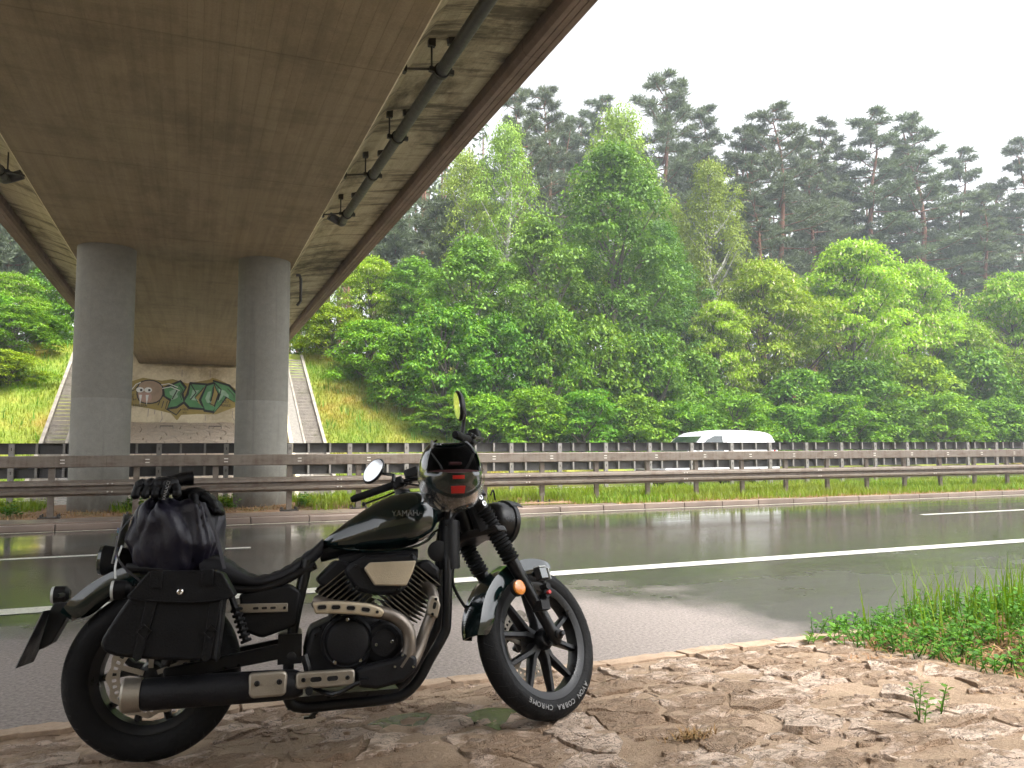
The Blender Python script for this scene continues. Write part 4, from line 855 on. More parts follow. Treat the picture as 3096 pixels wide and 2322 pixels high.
bike = empty('motorcycle', mat=BM); tag(bike, 'black cruiser motorcycle with cast wheels leaning on its stand on the paving', 'motorcycle')
def bp(mb, name, mat, par=None, smooth=35, bevel=0, front=False, seg=2):
    o = mb.build(name, M[mat], par or bike, smooth, bevel, seg)
    if front: o.matrix_basis = ST
    return o
def plate(o, y0, y1, name, mat, par=None, bevel=.008, k=0, front=False, seg=3):
    return bp(MB().prism(crom(o, k, True) if k else o, y0, y1), name, mat, par, 35, bevel, front, seg)
def bolts(pts, y, r, name, par, mat='chrome', d=.008, front=False):
    for x, z in pts: bp(MB().lathe([(r, 0), (r, d*.7), (r*.7, d), (r*.55, d), (r*.5, d*.5)], 12, (x, y, z), (0, -1, 0)), name, mat, par, 40)
def wheel(cx, cz, Rt, wd, rim, front, ns, name):
    c = (cx, 0, cz); h = wd/2
    rr = [(rim+.012, -h*.80), (rim+.012, -h*.68), (rim-.012, -h*.62), (rim-.022, 0), (rim-.012, h*.62), (rim+.012, h*.68), (rim+.012, h*.80), (rim-.004, h*.80), (rim-.028, h*.60), (rim-.036, 0), (rim-.028, -h*.60), (rim-.004, -h*.80)]
    mb = MB().ring(rr, 72, c, (0, 1, 0))
    mb.lathe([(.022, -.075), (.038, -.07), (.048, -.045), (.040, 0), (.048, .045), (.038, .07), (.022, .075)], 24, c, (0, 1, 0))
    for k in range(5):                                          # five pairs of spokes that part from the hub
        a0 = R(72*k+ns)
        for s_ in (-1, 1):
            a1 = a0+s_*R(7); a2 = a0+s_*R(19); r_ = []
            for q, (aa, rad, hw, hy) in enumerate(((a1, .030, .020, .034), (a0+s_*R(9), .085, .0145, .026), (a2, rim-.02, .0125, .016))):
                d = Vector((math.cos(aa), 0, math.sin(aa))); p_ = Vector((-math.sin(aa), 0, math.cos(aa))); o_ = Vector(c)+d*rad
                r_.append([o_+p_*u*hw+Vector((0, v*hy, 0)) for u, v in ((-1, -.6), (-.6, -1), (.6, -1), (1, -.6), (1, .6), (.6, 1), (-.6, 1), (-1, .6))])
            mb.loft(r_)
    w_ = bp(mb, name, 'satin', None, 40, front=front)
    tp = [(rim-.002, -h*.72), (rim+.012, -h*.90), (rim+.035, -h*1.0), (Rt-.045, -h*.985), (Rt-.028, -h*.88), (Rt-.012, -h*.62), (Rt-.003, -h*.32), (Rt, 0), (Rt-.003, h*.32), (Rt-.012, h*.62), (Rt-.028, h*.88), (Rt-.045, h*.985), (rim+.035, h), (rim+.012, h*.90), (rim-.002, h*.72)]
    bp(MB().ring(tp, 96, c, (0, 1, 0)), 'tyre', 'tyre', w_, 60)
    mb = MB()                                                   # tread sipes: shallow bars standing in the crown
    for k in range(34):
        a = k*2*math.pi/34
        for s_ in (-1, 1):
            aa = a+(.5*2*math.pi/34 if s_ > 0 else 0)
            q = [Vector((cx+(Rt-dr)*math.cos(aa+da), s_*y_*h, cz+(Rt-dr)*math.sin(aa+da))) for y_, dr, da in ((.30, .0035, 0), (.62, .0135, .04), (.84, .027, .075))]
            mb.tube(q, .0022, 4)
    bp(mb, 'tread_groove', 'plast', w_, 60)['kind'] = 'stuff'; return w_
def disc(cx, cz, y, r0_, r1, name, par, mat):
    mb = MB(); th = .005; c = (cx, y, cz)
    mb.ring([(r0_, -th/2), (r0_+.012, -th/2), (r0_+.012, th/2), (r0_, th/2)], 48, c, (0, 1, 0))
    rings = []
    for k in range(72):
        a = 2*math.pi*k/72; wv_ = .006*math.cos(a*12); rings.append([(cx+q*math.cos(a), y+z, cz+q*math.sin(a)) for q, z in ((r1-.016, -th/2), (r1+wv_, -th/2), (r1+wv_, th/2), (r1-.016, th/2))])
    mb.loft(rings, False, True)
    for k in range(36):
        a = 2*math.pi*k/36; p_ = Vector((cx+math.cos(a)*(r0_+r1)/2, y, cz+math.sin(a)*(r0_+r1)/2)); mb.box(p_, (r1-r0_-.02, th*.9, .011), Matrix.Rotation(-a, 3, 'Y'))
    for k in range(5):
        a = 2*math.pi*k/5+.3; p_ = Vector((cx+math.cos(a)*(r0_+.03)/2, y, cz+math.sin(a)*(r0_+.03)/2)); mb.box(p_, (r0_-.02, th, .018), Matrix.Rotation(-a, 3, 'Y'))
    return bp(mb, name, mat, par, 40)
rw = wheel(0, .32, .32, .15, .212, False, 20, 'rear_wheel'); disc(0, .32, -.085, .105, .148, 'brake_disc', rw, 'silver')
fw_ = wheel(1.57, .332, .332, .104, .248, True, 8, 'front_wheel'); disc(1.57, .332, .082, .11, .15, 'brake_disc', fw_, 'silver')
# raised white lettering round the right sidewall of the front tyre
txt = 'AVON COBRA CHROME'; mb = MB()
for i, ch in enumerate(txt):
    if ch == ' ': continue
    a = R(-46-76*i/(len(txt)-1)); v, f = text_mesh(ch, .030, .0012)
    d = Vector((math.cos(a), 0, math.sin(a))); tn = Vector((math.sin(a), 0, -math.cos(a)))
    c = Vector((1.57, -.0535, .332))+d*.284
    mb.add([c+tn*p_[0]+d*p_[1]+Vector((0, -p_[2], 0)) for p_ in v], f)
bp(mb, 'tyre_lettering', 'white', fw_, None)
def arcfender(cx, cz, Rr_, a0, a1, hw, side, n, name, mat, front, th=.004, taper=.25):
    mb = MB(); prof = [(-hw, -side), (-hw*.99, -side*.5), (-hw*.90, -side*.14), (-hw*.6, -.010), (0, 0), (hw*.6, -.010), (hw*.90, -side*.14), (hw*.99, -side*.5), (hw, -side)]
    rings = []
    for k in range(n+1):
        t_ = k/n; a = R(a0+(a1-a0)*t_); e_ = min(1, min(t_, 1-t_)/.12); f_ = 1-taper*(1-e_)**2; r_ = Rr_(t_) if callable(Rr_) else Rr_
        pts_ = [(cx+(r_+dz*f_)*math.cos(a), y*f_, cz+(r_+dz*f_)*math.sin(a)) for y, dz in prof]+[(cx+(r_+dz*f_-th)*math.cos(a), y*f_*.955, cz+(r_+dz*f_-th)*math.sin(a)) for y, dz in reversed(prof)]
        rings.append(pts_)
    mb.loft(rings); return bp(mb, name, mat, None, 60, front=front)
arcfender(1.57, .332, lambda t_: .392-.028*min(1, t_*1.6), 176, 70, .073, .075, 26, 'front_fender', 'gloss', True)
rf = arcfender(0, .32, lambda t_: .43-.02*abs(t_-.5), 143, 62, .098, .085, 26, 'rear_fender', 'gloss', False)
# tank
def tank_sec(x): 
    return (interp(x, [.628, .66, .732, .80, .864, .925, .978, 1.043, 1.08, 1.105, 1.12], [.792, .822, .876, .920, .958, .984, .995, .996, .980, .945, .905]),
            interp(x, [.628, .70, .743, .913, 1.0, 1.04, 1.08, 1.105, 1.12], [.776, .757, .749, .746, .758, .773, .80, .84, .875]),
            interp(x, [.628, .68, .76, .86, .94, 1.02, 1.08, 1.105, 1.12], [.022, .068, .105, .138, .153, .152, .125, .09, .035]))
rings = []
for x in crom([(a,) for a in (.628, .66, .71, .78, .86, .94, 1.02, 1.07, 1.10, 1.12)], 3):
    zt, zb, hw = tank_sec(x[0]); zm = zb+(zt-zb)*.42; r_ = []
    for k in range(28):
        a = 2*math.pi*k/28; c_, s_ = math.cos(a), math.sin(a); ex = .62 if s_ > 0 else .45
        r_.append((x[0], hw*math.copysign(abs(c_)**.8, c_), zm+((zt-zm) if s_ > 0 else (zm-zb))*math.copysign(abs(s_)**(.85 if s_ > 0 else .55), s_)))
    rings.append(r_)
tank = bp(MB().loft(rings), 'fuel_tank', 'gloss', None, 60)
bp(MB().lathe([(.034, -.02), (.034, .012), (.028, .018)], 24, (.97, 0, .99), (0, 0, 1)), 'filler_cap', 'satin', tank)
v, f = text_mesh('YAMAHA', .034, .002); mb = MB(); mb.add([(.969+p_[0]*.94, -.1515-p_[2]-.004*math.cos((p_[0])*8), .893+p_[1]) for p_ in v], f); bp(mb, 'maker_lettering', 'emblem', tank, None)
MB_ = MB(); MB_.tube(crom([(.66, -.02, .77), (.80, -.10, .748), (.95, -.14, .748), (1.04, -.14, .772), (1.09, -.10, .81)], 5), .006, 6); bp(MB_, 'tank_seam', 'gloss', tank)
# seat with stitched rolls
top = crom([(.16, .765), (.236, .750), (.296, .706), (.349, .674), (.40, .667), (.476, .692), (.567, .752), (.632, .806)], 6); rings = []
for x, z in top:
    hw = interp(x, [.15, .25, .40, .52, .60, .64], [.125, .15, .155, .115, .075, .05]); zb = interp(x, [.15, .29, .385, .49, .56, .64], [.66, .622, .618, .642, .674, .748])
    r_ = []
    for k in range(20):
        a = 2*math.pi*k/20; c_, s_ = math.cos(a), math.sin(a); zm = (z+zb)/2; r_.append((x, hw*math.copysign(abs(c_)**.6, c_), zm+(z-zb)/2*math.copysign(abs(s_)**.6, s_)))
    rings.append(r_)
seat = bp(MB().loft(rings), 'seat', 'vinyl', None, 60)
for i in range(9):
    x0 = .235+i*.041; ring = []
    for u in (-.5, -.38, -.15, .15, .38, .5):
        x = x0+u*.040; k = min(range(len(top)), key=lambda j: abs(top[j][0]-x)); z = interp(x, [q[0] for q in top], [q[1] for q in top]); hw = .82*interp(x, [.15, .25, .40, .52, .60, .64], [.125, .15, .155, .115, .075, .05]); bul = .005*(1-(2*u)**2)
        ring.append([(x, hw*q, z-.012+(bul+.012)*(1-abs(q)**4)) for q in (-1, -.8, -.5, 0, .5, .8, 1)]+[(x, hw, z-.03), (x, -hw, z-.03)])
    bp(MB().loft(ring), 'seat_roll', 'vinyl', seat, 60)
# engine
plate([(.578, .437), (.615, .465), (.70, .492), (.80, .49), (.87, .478), (.93, .43), (.945, .363), (.912, .325), (.85, .26), (.62, .23), (.56, .32)], -.17, .17, 'crankcase', 'matte', bevel=.02, k=3)
cc = bp(MB().lathe([(.102, 0), (.102, .028), (.092, .040), (.086, .036), (.080, .046), (.074, .049), (.0, .049)], 48, (.722, -.17, .400), (0, -1, 0)), 'clutch_cover', 'matte')
bolts([(.722+.085*math.cos(R(a)), .400+.085*math.sin(R(a))) for a in (92, 235, 305)], -.209, .008, 'cover_bolt', cc)
ac_ = bp(MB().lathe([(.080, 0), (.080, .02), (.068, .035), (.052, .038), (.050, .050), (.038, .052), (0, .052)], 40, (.862, -.17, .390), (0, -1, 0)), 'alternator_cover', 'matte')
bolts([(.830, .384), (.892, .392)], -.218, .007, 'cover_bolt', ac_); bolts([(.618, .458), (.60, .43), (.93, .44), (.94, .40), (.905, .455), (.85, .47), (.66, .482)], -.17, .006, 'case_bolt', ac_, 'matte')
def cyl(b, t_, name, hl):
    b = Vector((b[0], 0, b[1])); t_ = Vector((t_[0], 0, t_[1])); d = (t_-b); L = d.length; d.normalize(); side = Vector((-d.z, 0, d.x)); mb = MB().tube([b, t_], .062, 20); fe = MB()
    c = bp(mb, name, 'matte')
    fm = MB(); n = 12
    for k in range(n):
        o_ = b+d*(L*(k+.5)/n); w_ = .080+.012*math.sin(k*.5)
        Mx = Matrix((side, Vector((0, 1, 0)), d)).transposed(); fm.box(o_, (w_*2, .25, .0052), Mx)
        fe.box(o_-Vector((0, .1255, 0)), (w_*1.9, .003, .0030), Mx)
    bp(fm, 'cooling_fins', 'matte', c, None, .0015)['kind'] = 'stuff'; bp(fe, 'fin_edges', 'finedge', c, None)['kind'] = 'stuff'; return c
c1 = cyl((.795, .46), (.655, .640), 'rear_cylinder', 1); c2 = cyl((.925, .485), (1.060, .645), 'front_cylinder', 1)
plate([(.602, .640), (.680, .716), (.735, .705), (.742, .66), (.635, .605)], -.125, .125, 'rear_cylinder_head', 'matte', bevel=.014); plate([(1.005, .690), (1.058, .704), (1.108, .662), (1.102, .612), (1.02, .660)], -.125, .125, 'front_cylinder_head', 'matte', bevel=.014)
air = plate([(.707, .672), (.735, .700), (.795, .728), (.985, .732), (1.006, .706), (.958, .60), (.925, .568), (.83, .570), (.755, .592)], -.12, -.203, 'air_cleaner', 'matte', bevel=.016)
plate([(.783, .677), (.806, .700), (.993, .700), (.978, .655), (.951, .602), (.825, .609)], -.205, -.226, 'air_cleaner_panel', 'bronze', air, bevel=.007)
bolts([(.752, .690), (.757, .603), (.915, .588), (.978, .722)], -.203, .007, 'cover_bolt', air, 'satin')
bp(MB().tube([(.70, -.05, .70), (.86, -.05, .735), (1.02, -.05, .715)], .035, 10), 'intake_manifold', 'matte')
# exhaust
bp(MB().tube(crom([(.60, -.20, .56), (.66, -.245, .540), (.76, -.25, .527), (.857, -.25, .503), (.908, -.25, .482), (.945, -.25, .445), (.957, -.25, .40), (.950, -.25, .345), (.92, -.25, .30)], 5), .026, 14), 'rear_exhaust_pipe', 'pipes')
bp(MB().tube(crom([(1.04, -.10, .60), (1.066, -.15, .57), (1.066, -.185, .53), (1.05, -.19, .474), (1.026, -.195, .42), (1.0, -.21, .36), (.965, -.235, .305), (.92, -.245, .275)], 5), .023, 14), 'front_exhaust_pipe', 'pipes')
def slots(lst, y, par, w_=.034, h=.016, ang=0):
    for x, z, a in lst:
        o = rrect(x, z, w_, h, h*.48, 4, a); i_ = rrect(x, z, w_*.82, h*.68, h*.33, 4, a); n = len(o); mb = MB()
        mb.add([(p_[0], y, p_[1]) for p_ in o]+[(p_[0], y-.003, p_[1]) for p_ in o]+[(p_[0], y-.003, p_[1]) for p_ in i_]+[(p_[0], y-.0006, p_[1]) for p_ in i_], [(r_*n+k, r_*n+(k+1) % n, (r_+1)*n+(k+1) % n, (r_+1)*n+k) for r_ in range(3) for k in range(n)])
        bp(mb, 'slot_rim', 'silver', par, 40); bp(MB().add([(p_[0], y-.0008, p_[1]) for p_ in i_], [tuple(range(n))]), 'slot_shade_plate', 'plast', par, None)  # black plate stands in for the shade inside the slot
sh = plate([(.583, .561), (.65, .562), (.714, .557), (.80, .544), (.84, .528), (.858, .512), (.846, .490), (.80, .496), (.74, .507), (.66, .515), (.594, .517)], -.262, -.284, 'heat_shield', 'bronze', bevel=.009)
slots([(.620, .541, 0), (.672, .538, -.02), (.728, .532, -.09), (.784, .523, -.18)], -.284, sh, .040, .022); bolts([(.828, .512)], -.284, .006, 'shield_bolt', sh, 'satin')
sh = plate([(1.046, .560), (1.078, .556), (1.088, .52), (1.074, .468), (1.030, .488), (1.036, .53)], -.205, -.228, 'heat_shield', 'silver', bevel=.008)
slots([(1.062, .520, 1.3)], -.228, sh, .034, .020); bolts([(1.068, .545), (1.053, .488)], -.228, .006, 'shield_bolt', sh, 'satin')
cov = plate([(.745, .302), (.80, .318), (.893, .332), (.945, .360), (.985, .330), (.978, .283), (.93, .245), (.83, .226), (.752, .240)], -.20, -.275, 'collector_cover', 'matte', bevel=.016); bolts([(.925, .345), (.965, .300), (.895, .305)], -.275, .006, 'cover_bolt', cov); 
sh = plate(rrect(.635, .283, .215, .060, .014, 3, -.015), -.275, -.303, 'heat_shield', 'silver', bevel=.008); slots([(.600, .285, 0), (.660, .284, 0)], -.303, sh, .050, .026); bolts([(.555, .287), (.715, .283)], -.303, .008, 'shield_bolt', sh, 'satin')
mf = bp(MB().lathe([(.040, -.10), (.052, -.07), (.0555, 0), (.0565, .25), (.0555, .445), (.05, .46)], 36, (.455, -.245, .268), (-1, 0, .012)), 'muffler', 'matte', None, 40)
bp(MB().lathe([(.0575, .0), (.0590, .012), (.0590, .055), (.052, .064), (.034, .064), (.030, .03)], 36, (-.002, -.245, .2735), (-1, 0, .012)), 'muffler_end', 'silver', mf)
sh = plate([(.362, .318), (.372, .325), (.485, .325), (.499, .312), (.494, .243), (.478, .236), (.376, .236), (.363, .250)], -.282, -.306, 'heat_shield', 'silver', bevel=.010); bolts([(.392, .288), (.470, .288)], -.306, .010, 'shield_bolt', sh, 'satin')
# frame
mb = MB()
for y in (-.105, .105):
    mb.tube(crom([(1.17, y*.35, .90), (1.152, y*.8, .80), (1.140, y, .60), (1.132, y, .44), (1.118, y, .392), (1.058, y, .300), (1.016, y, .232), (.966, y, .184), (.90, y, .163), (.70, y, .160), (.53, y, .165), (.50, y, .25), (.515, y, .45), (.57, y, .72)], 4), .021, 12)
    mb.tube(crom([(.60, y, .70), (.40, y*1.2, .62), (.20, y*1.2, .64), (.05, y*1.2, .70), (-.10, y, .72)], 4), .018, 10)
mb.tube([(1.19, 0, .93), (.95, 0, .80), (.62, 0, .74)], .032, 10); mb.tube([(1.20, 0, .98), (1.27, 0, .80)], .036, 14)
mb.bb((.50, -.11, .155), (.93, .11, .20)); mb.bb((.46, -.16, .33), (.55, .16, .44))
bp(mb, 'frame', 'satin')
bp(MB().tube(crom([(1.165, -.06, .86), (1.158, -.075, .72), (1.158, -.075, .66)], 3), .045, 12), 'regulator', 'plast'); bp(MB().lathe([(.03, 0), (.044, .015), (.044, .03), (.02, .035)], 20, (1.105, -.07, .735), (0, -1, 0)), 'horn', 'plast')
for y in (-.125, .125): bp(MB().loft([[(.52, y-.02, .355), (.52, y+.02, .355), (.52, y+.02, .412), (.52, y-.02, .412)], [(.05, y-.016, .295), (.05, y+.016, .295), (.05, y+.016, .345), (.05, y-.016, .345)]]), 'swingarm', 'satin', None, None, .008)
for y in (-.165, .165):
    sk = bp(MB().tube([(.20, y, .66), (.06, y, .36)], .018, 10), 'shock_absorber', 'satin'); mb = MB(); a0 = Vector((.19, y, .64)); a1 = Vector((.085, y, .415)); n = 72; d = (a1-a0).normalized(); e1 = Vector((0, 1, 0)); e2 = d.cross(e1)
    mb.tube([a0.lerp(a1, k/n)+(e1*math.cos(k*.78)+e2*math.sin(k*.78))*.028 for k in range(n+1)], .006, 5); bp(mb, 'coil_spring', 'satin', sk, 60)
pg = bp(MB().tube([(.285, -.19, .60), (.345, -.20, .43)], .012, 8), 'passenger_peg', 'plast'); mb = MB()
for k in range(7): mb.lathe([(.019, -.006), (.022, 0), (.019, .006)], 14, Vector((.305, -.193, .545)).lerp(Vector((.345, -.2, .43)), k/6), (.06, -.01, -.17))
bp(mb, 'peg_rubber', 'tyre', pg)
ss = plate([(.305, .565), (.495, .558), (.495, .524), (.305, .530)], -.14, -.158, 'side_plate', 'silver', bevel=.004); slots([(.375, .545, 0), (.407, .544, 0), (.439, .543, 0)], -.158, ss, .026, .014); bolts([(.322, .547), (.482, .541)], -.158, .006, 'plate_bolt', ss, 'satin')
plate([(.31, .60), (.50, .63), (.545, .60), (.53, .47), (.40, .43), (.33, .46)], -.02, -.138, 'battery_box', 'plast', bevel=.012)
ft = bp(MB().tube([(.575, -.15, .245), (.575, -.34, .25)], .014, 10), 'foot_peg', 'tyre'); bp(MB().tube(crom([(.56, -.20, .26), (.66, -.285, .225), (.74, -.30, .255), (.775, -.31, .265)], 3), .009, 8).box((.775, -.325, .268), (.035, .06, .016)), 'brake_pedal', 'satin')
bp(MB().tube([(.70, .13, .18), (.60, .33, .048)], .011, 8).box((.595, .34, .046), (.05, .04, .008)), 'side_stand', 'satin')
bp(MB().tube(crom([(.56, -.16, .36), (.575, -.165, .30), (.57, -.16, .24)], 3), .016, 8).lathe([(.018, 0), (.018, .01), (.012, .012)], 14, (.512, -.165, .357), (0, -1, 0)), 'rearset_bracket', 'satin')
# tail
tl = bp(MB().lathe([(.025, -.11), (.048, -.08), (.055, -.02), (.058, 0)], 24, (-.205, 0, .752), (-1, 0, .05)), 'tail_light', 'plast'); bp(MB().lathe([(.058, 0), (.055, .012), (.03, .02), (0, .022)], 24, (-.205, 0, .752), (-1, 0, .05)), 'lens', 'glass', tl)
for y, x, z in ((-.20, -.09, .640), (.20, -.385, .624)):
    ts = bp(MB().lathe([(.018, -.055), (.032, -.04), (.036, -.005), (.036, 0)], 20, (x-.03, y, z), (-1, 0, 0)).tube([(x+.005, y*1.0, z), (x+.01, y*.35, z)], .009, 8), 'turn_signal', 'plast'); bp(MB().lathe([(.036, 0), (.034, .010), (.0, .014)], 20, (x-.03, y, z), (-1, 0, 0)), 'lens', 'clear', ts)
pl = bp(MB().add([(-.372, -.10, .575), (-.372, .10, .575), (-.446, .10, .380), (-.446, -.10, .380), (-.375, -.10, .573), (-.375, .10, .573), (-.449, .10, .379), (-.449, -.10, .379)], [(0, 1, 2, 3), (7, 6, 5, 4), (0, 4, 5, 1), (1, 5, 6, 2), (2, 6, 7, 3), (3, 7, 4, 0)]), 'number_plate', 'plast', None, None)
bp(MB().add([(-.3755, -.101, .574), (-.3755, .101, .574), (-.4495, .101, .378), (-.4495, -.101, .378), (-.379, -.101, .573), (-.379, .101, .573), (-.453, .101, .377), (-.453, -.101, .377)], [(0, 1, 2, 3), (7, 6, 5, 4), (0, 4, 5, 1), (1, 5, 6, 2), (2, 6, 7, 3), (3, 7, 4, 0)]), 'plate_face', 'white', pl, None)
bp(MB().prism([(-.300, .60), (-.30, .565), (-.355, .455), (-.40, .43), (-.372, .572), (-.36, .60)], -.035, .035), 'plate_holder', 'plast', None, None, .006)
# fork, clamps, bars (built straight ahead, then turned about the steering axis)
def forkpt(z): return 1.573-.545*(z-.332)
for y in (-.105, .105):
    fk = bp(MB().tube([(forkpt(.30), y, .30), (forkpt(.33), y, .33), (forkpt(.36), y, .36), (forkpt(.60), y, .60), (forkpt(.665), y, .665)], [.018, .030, .026, .0275, .030], 16), 'fork_leg', 'satin', None, 40, front=True)
    mb = MB(); n = 44
    mb.tube([(forkpt(z), y, z) for z in np.linspace(.66, .885, n)], [.036+.0055*math.sin(k*2*math.pi*15/n) for k in range(n)], 18); bp(mb, 'fork_gaiter', 'tyre', fk, 60)
    bp(MB().tube([(forkpt(.88), y, .88), (forkpt(.95), y, .95), (forkpt(.985), y, .985)], [.031, .031, .024], 16), 'fork_tube', 'satin', fk)
    bp(MB().lathe([(.020, 0), (.022, .012), (.012, .02), (.012, .032), (.009, .036)], 16, (1.573, y+math.copysign(.022, y), .332), (0, math.copysign(1, y), 0)), 'axle_nut', 'satin', fk)
rfl = bp(MB().lathe([(.031, 0), (.031, .010), (.024, .014), (0, .0155)], 28, (1.380, -.135, .532), (0, -1, 0)), 'side_reflector', 'amber', None, 40, front=True)
bp(MB().lathe([(.034, -.018), (.035, 0)], 28, (1.380, -.135, .532), (0, -1, 0)).tube([(1.40, -.105, .54), (1.38, -.13, .532)], .012, 8), 'reflector_mount', 'plast', rfl)
def clamp(z, name):
    x = forkpt(z); mb = MB(); mb.prism([(0, 0)]*3, 0, 0) if False else None
    r1 = [(x-.10, -.04), (x-.02, -.145), (x+.035, -.145), (x+.045, -.09), (x+.02, 0), (x+.045, .09), (x+.035, .145), (x-.02, .145), (x-.10, .04)]
    n = len(r1); th = .035; d = Vector((-.485, 0, .875))
    mb.add([Vector((a, b, z))-d*th/2 for a, b in r1]+[Vector((a, b, z))+d*th/2 for a, b in r1], [tuple(range(n-1, -1, -1)), tuple(range(n, 2*n))]+[(i, (i+1) % n, n+(i+1) % n, n+i) for i in range(n)]); return bp(mb, name, 'satin', None, None, .008, True)
ct = clamp(.952, 'upper_clamp'); clamp(.79, 'lower_clamp'); bp(MB().lathe([(.011, 0), (.011, .006), (.006, .007), (.006, .002)], 16, (forkpt(.93)-.01, -.14, .925), (0, -1, 0)).lathe([(.011, 0), (.011, .006), (.006, .007), (.006, .002)], 16, (forkpt(.93)+.005, -.14, .898), (0, -1, 0)), 'clamp_bolt', 'chrome', ct)
bp(MB().tube([(1.30, -.075, .80), (1.26, -.075, .93), (1.26, .075, .93), (1.30, .075, .80)], .05, 10), 'headlight_bracket', 'plast', None, 40, front=True)
hl = bp(MB().lathe([(.0, -.004), (.060, -.004), (.063, -.001), (.066, -.004), (.078, .004), (.090, .035), (.094, .085), (.102, .09), (.102, .112), (.090, .116)], 40, (1.39, 0, .875), (1, 0, -.05)), 'headlight', 'satin', None, 40, front=True)
bp(MB().lathe([(.088, .112), (.06, .122), (0, .126)], 40, (1.39, 0, .875), (1, 0, -.05)), 'lens', 'clear', hl)
mb = MB(); mb.loft([[(1.39+dx_, math.cos(R(a))*r_, .875+math.sin(R(a))*r_) for a in range(30, 151, 10)]+[(1.39+dx_, math.cos(R(a))*(r_-.004), .875+math.sin(R(a))*(r_-.004)) for a in range(150, 29, -10)] for dx_, r_ in ((.085, .100), (.12, .102), (.155, .098))]); bp(mb, 'headlight_peak', 'satin', hl, 60)
bp(MB().tube(crom([(1.40, -.06, .955), (1.36, -.10, .985), (1.33, -.11, .955)], 4), .004, 6), 'headlight_wire', 'plast', hl)
bar = crom([(0, 1.150, 1.045), (-.06, 1.150, 1.045), (-.13, 1.165, 1.085), (-.19, 1.175, 1.13), (-.26, 1.120, 1.130), (-.39, .93, 1.075)], 5)
bar = [(q[1], q[0], q[2]) for q in bar]; full = [(a, -b, c_) for a, b, c_ in reversed(bar)][:-1]+bar
hb = bp(MB().tube(full, .0115, 12), 'handlebar', 'satin', None, 60, front=True)
for s_ in (-1, 1):
    a = Vector((1.085, s_*.285, 1.120)); b = Vector((.925, s_*.393, 1.074)); mb = MB(); n = 12
    mb.tube([a.lerp(b, k/n) for k in range(n+1)], [.019 if k == 0 else (.0175 if k < n else .012) for k in range(n+1)], 16); bp(mb, 'grip', 'tyre', hb, 50)
    d = (b-a).normalized(); up_ = Vector((0, 0, 1)); o_ = a-d*.03; Mx = Matrix((d, up_.cross(d).normalized(), d.cross(up_.cross(d)).normalized())).transposed()
    bp(MB().box(o_, (.055, .05, .055), Mx), 'switch_housing', 'plast', hb, None, .010); bp(MB().box(o_-d*.055+Vector((.02, 0, .035)), (.07, .045, .045), Mx), 'lever_perch', 'plast', hb, None, .010)
    f0 = o_-d*.03+Vector((.05, 0, .005)); f1 = a.lerp(b, .25)+Vector((.075, s_*.03, -.004)); f2 = a.lerp(b, .9)+Vector((.065, s_*.03, -.012)); mb = MB().tube(crom([f0, f1, f2], 4), .0075, 8, flat=.6); mb.lathe([(.004, -.010), (.011, -.004), (.011, .004), (.004, .010)], 12, f2, d); bp(mb, 'lever', 'satin', hb, 50)
bp(MB().box((1.15, -.06, 1.02), (.04, .035, .07)).box((1.15, .06, 1.02), (.04, .035, .07)), 'bar_riser', 'satin', hb, None, .008)
for s_, ctr, nrm, sx_ in ((-1, (1.045, -.305, 1.262), Vector((-.906, .42, -.02)), 1), (1, (1.05, .37, 1.222), Vector((-.84, -.48, .22)), 1)):
    nrm.normalize(); ctr = Vector(ctr); e1 = Vector((0, 0, 1))-nrm*nrm.z; e1.normalize(); e2 = nrm.cross(e1)
    if s_ > 0: e1, e2 = (e1*.75+e2*-.55).normalized(), None; e2 = nrm.cross(e1)
    def oval(r_, dz): return [ctr+e1*math.cos(q*2*math.pi/32)*r_*.066+e2*math.sin(q*2*math.pi/32)*r_*.046+nrm*dz for q in range(32)]
    base = Vector((1.075, s_*.26, 1.128)); mb = MB().loft([oval(1, .006), oval(1.06, .0), oval(1.0, -.012), oval(.6, -.024), oval(.15, -.028)]); mb.tube([base, base+Vector((.01, 0, .035)), (base+Vector((.015, s_*.01, .05))).lerp(ctr-nrm*.03, .6), ctr-nrm*.024], [.010, .009, .007, .008], 8)
    mi = bp(mb, 'mirror', 'satin', None, 50, front=True); bp(MB().loft([oval(.93, .0065), oval(.92, .0075)]), 'mirror_glass', 'mirror', mi, None)
sp_ = bp(MB().lathe([(.02, -.035), (.042, -.03), (.048, 0), (.044, .006)], 28, (1.24, 0, 1.03), (-.55, 0, .83)), 'speedometer', 'satin', None, 40, front=True); bp(MB().lathe([(.044, .004), (.04, .007), (0, .0075)], 28, (1.24, 0, 1.03), (-.55, 0, .83)), 'dial', 'glass', sp_)
for y in (-.16, .16): 
    ts = bp(MB().lathe([(.016, -.05), (.030, -.035), (.034, 0)], 20, (1.345, y, .90), (1, 0, 0)).tube([(1.32, y, .90), (1.28, y*.6, .90)], .008, 8), 'turn_signal', 'plast', None, 40, front=True) if y > 0 else None
    if ts: bp(MB().lathe([(.034, 0), (.03, .01), (0, .014)], 20, (1.345, y, .90), (1, 0, 0)), 'lens', 'amber', ts)
bp(MB().tube(crom([(1.25, .06, .80), (1.20, .05, .70), (1.185, .06, .60), (1.23, .07, .52), (1.29, .085, .47)], 6), .0065, 8), 'brake_hose', 'tyre', None, 60, front=True)
bp(MB().box((1.30, .095, .462), (.05, .03, .035)), 'hose_clamp', 'plast', None, None, .006, True); bp(MB().box((1.46, .12, .40), (.09, .05, .10)), 'brake_caliper', 'satin', None, None, .015, True)
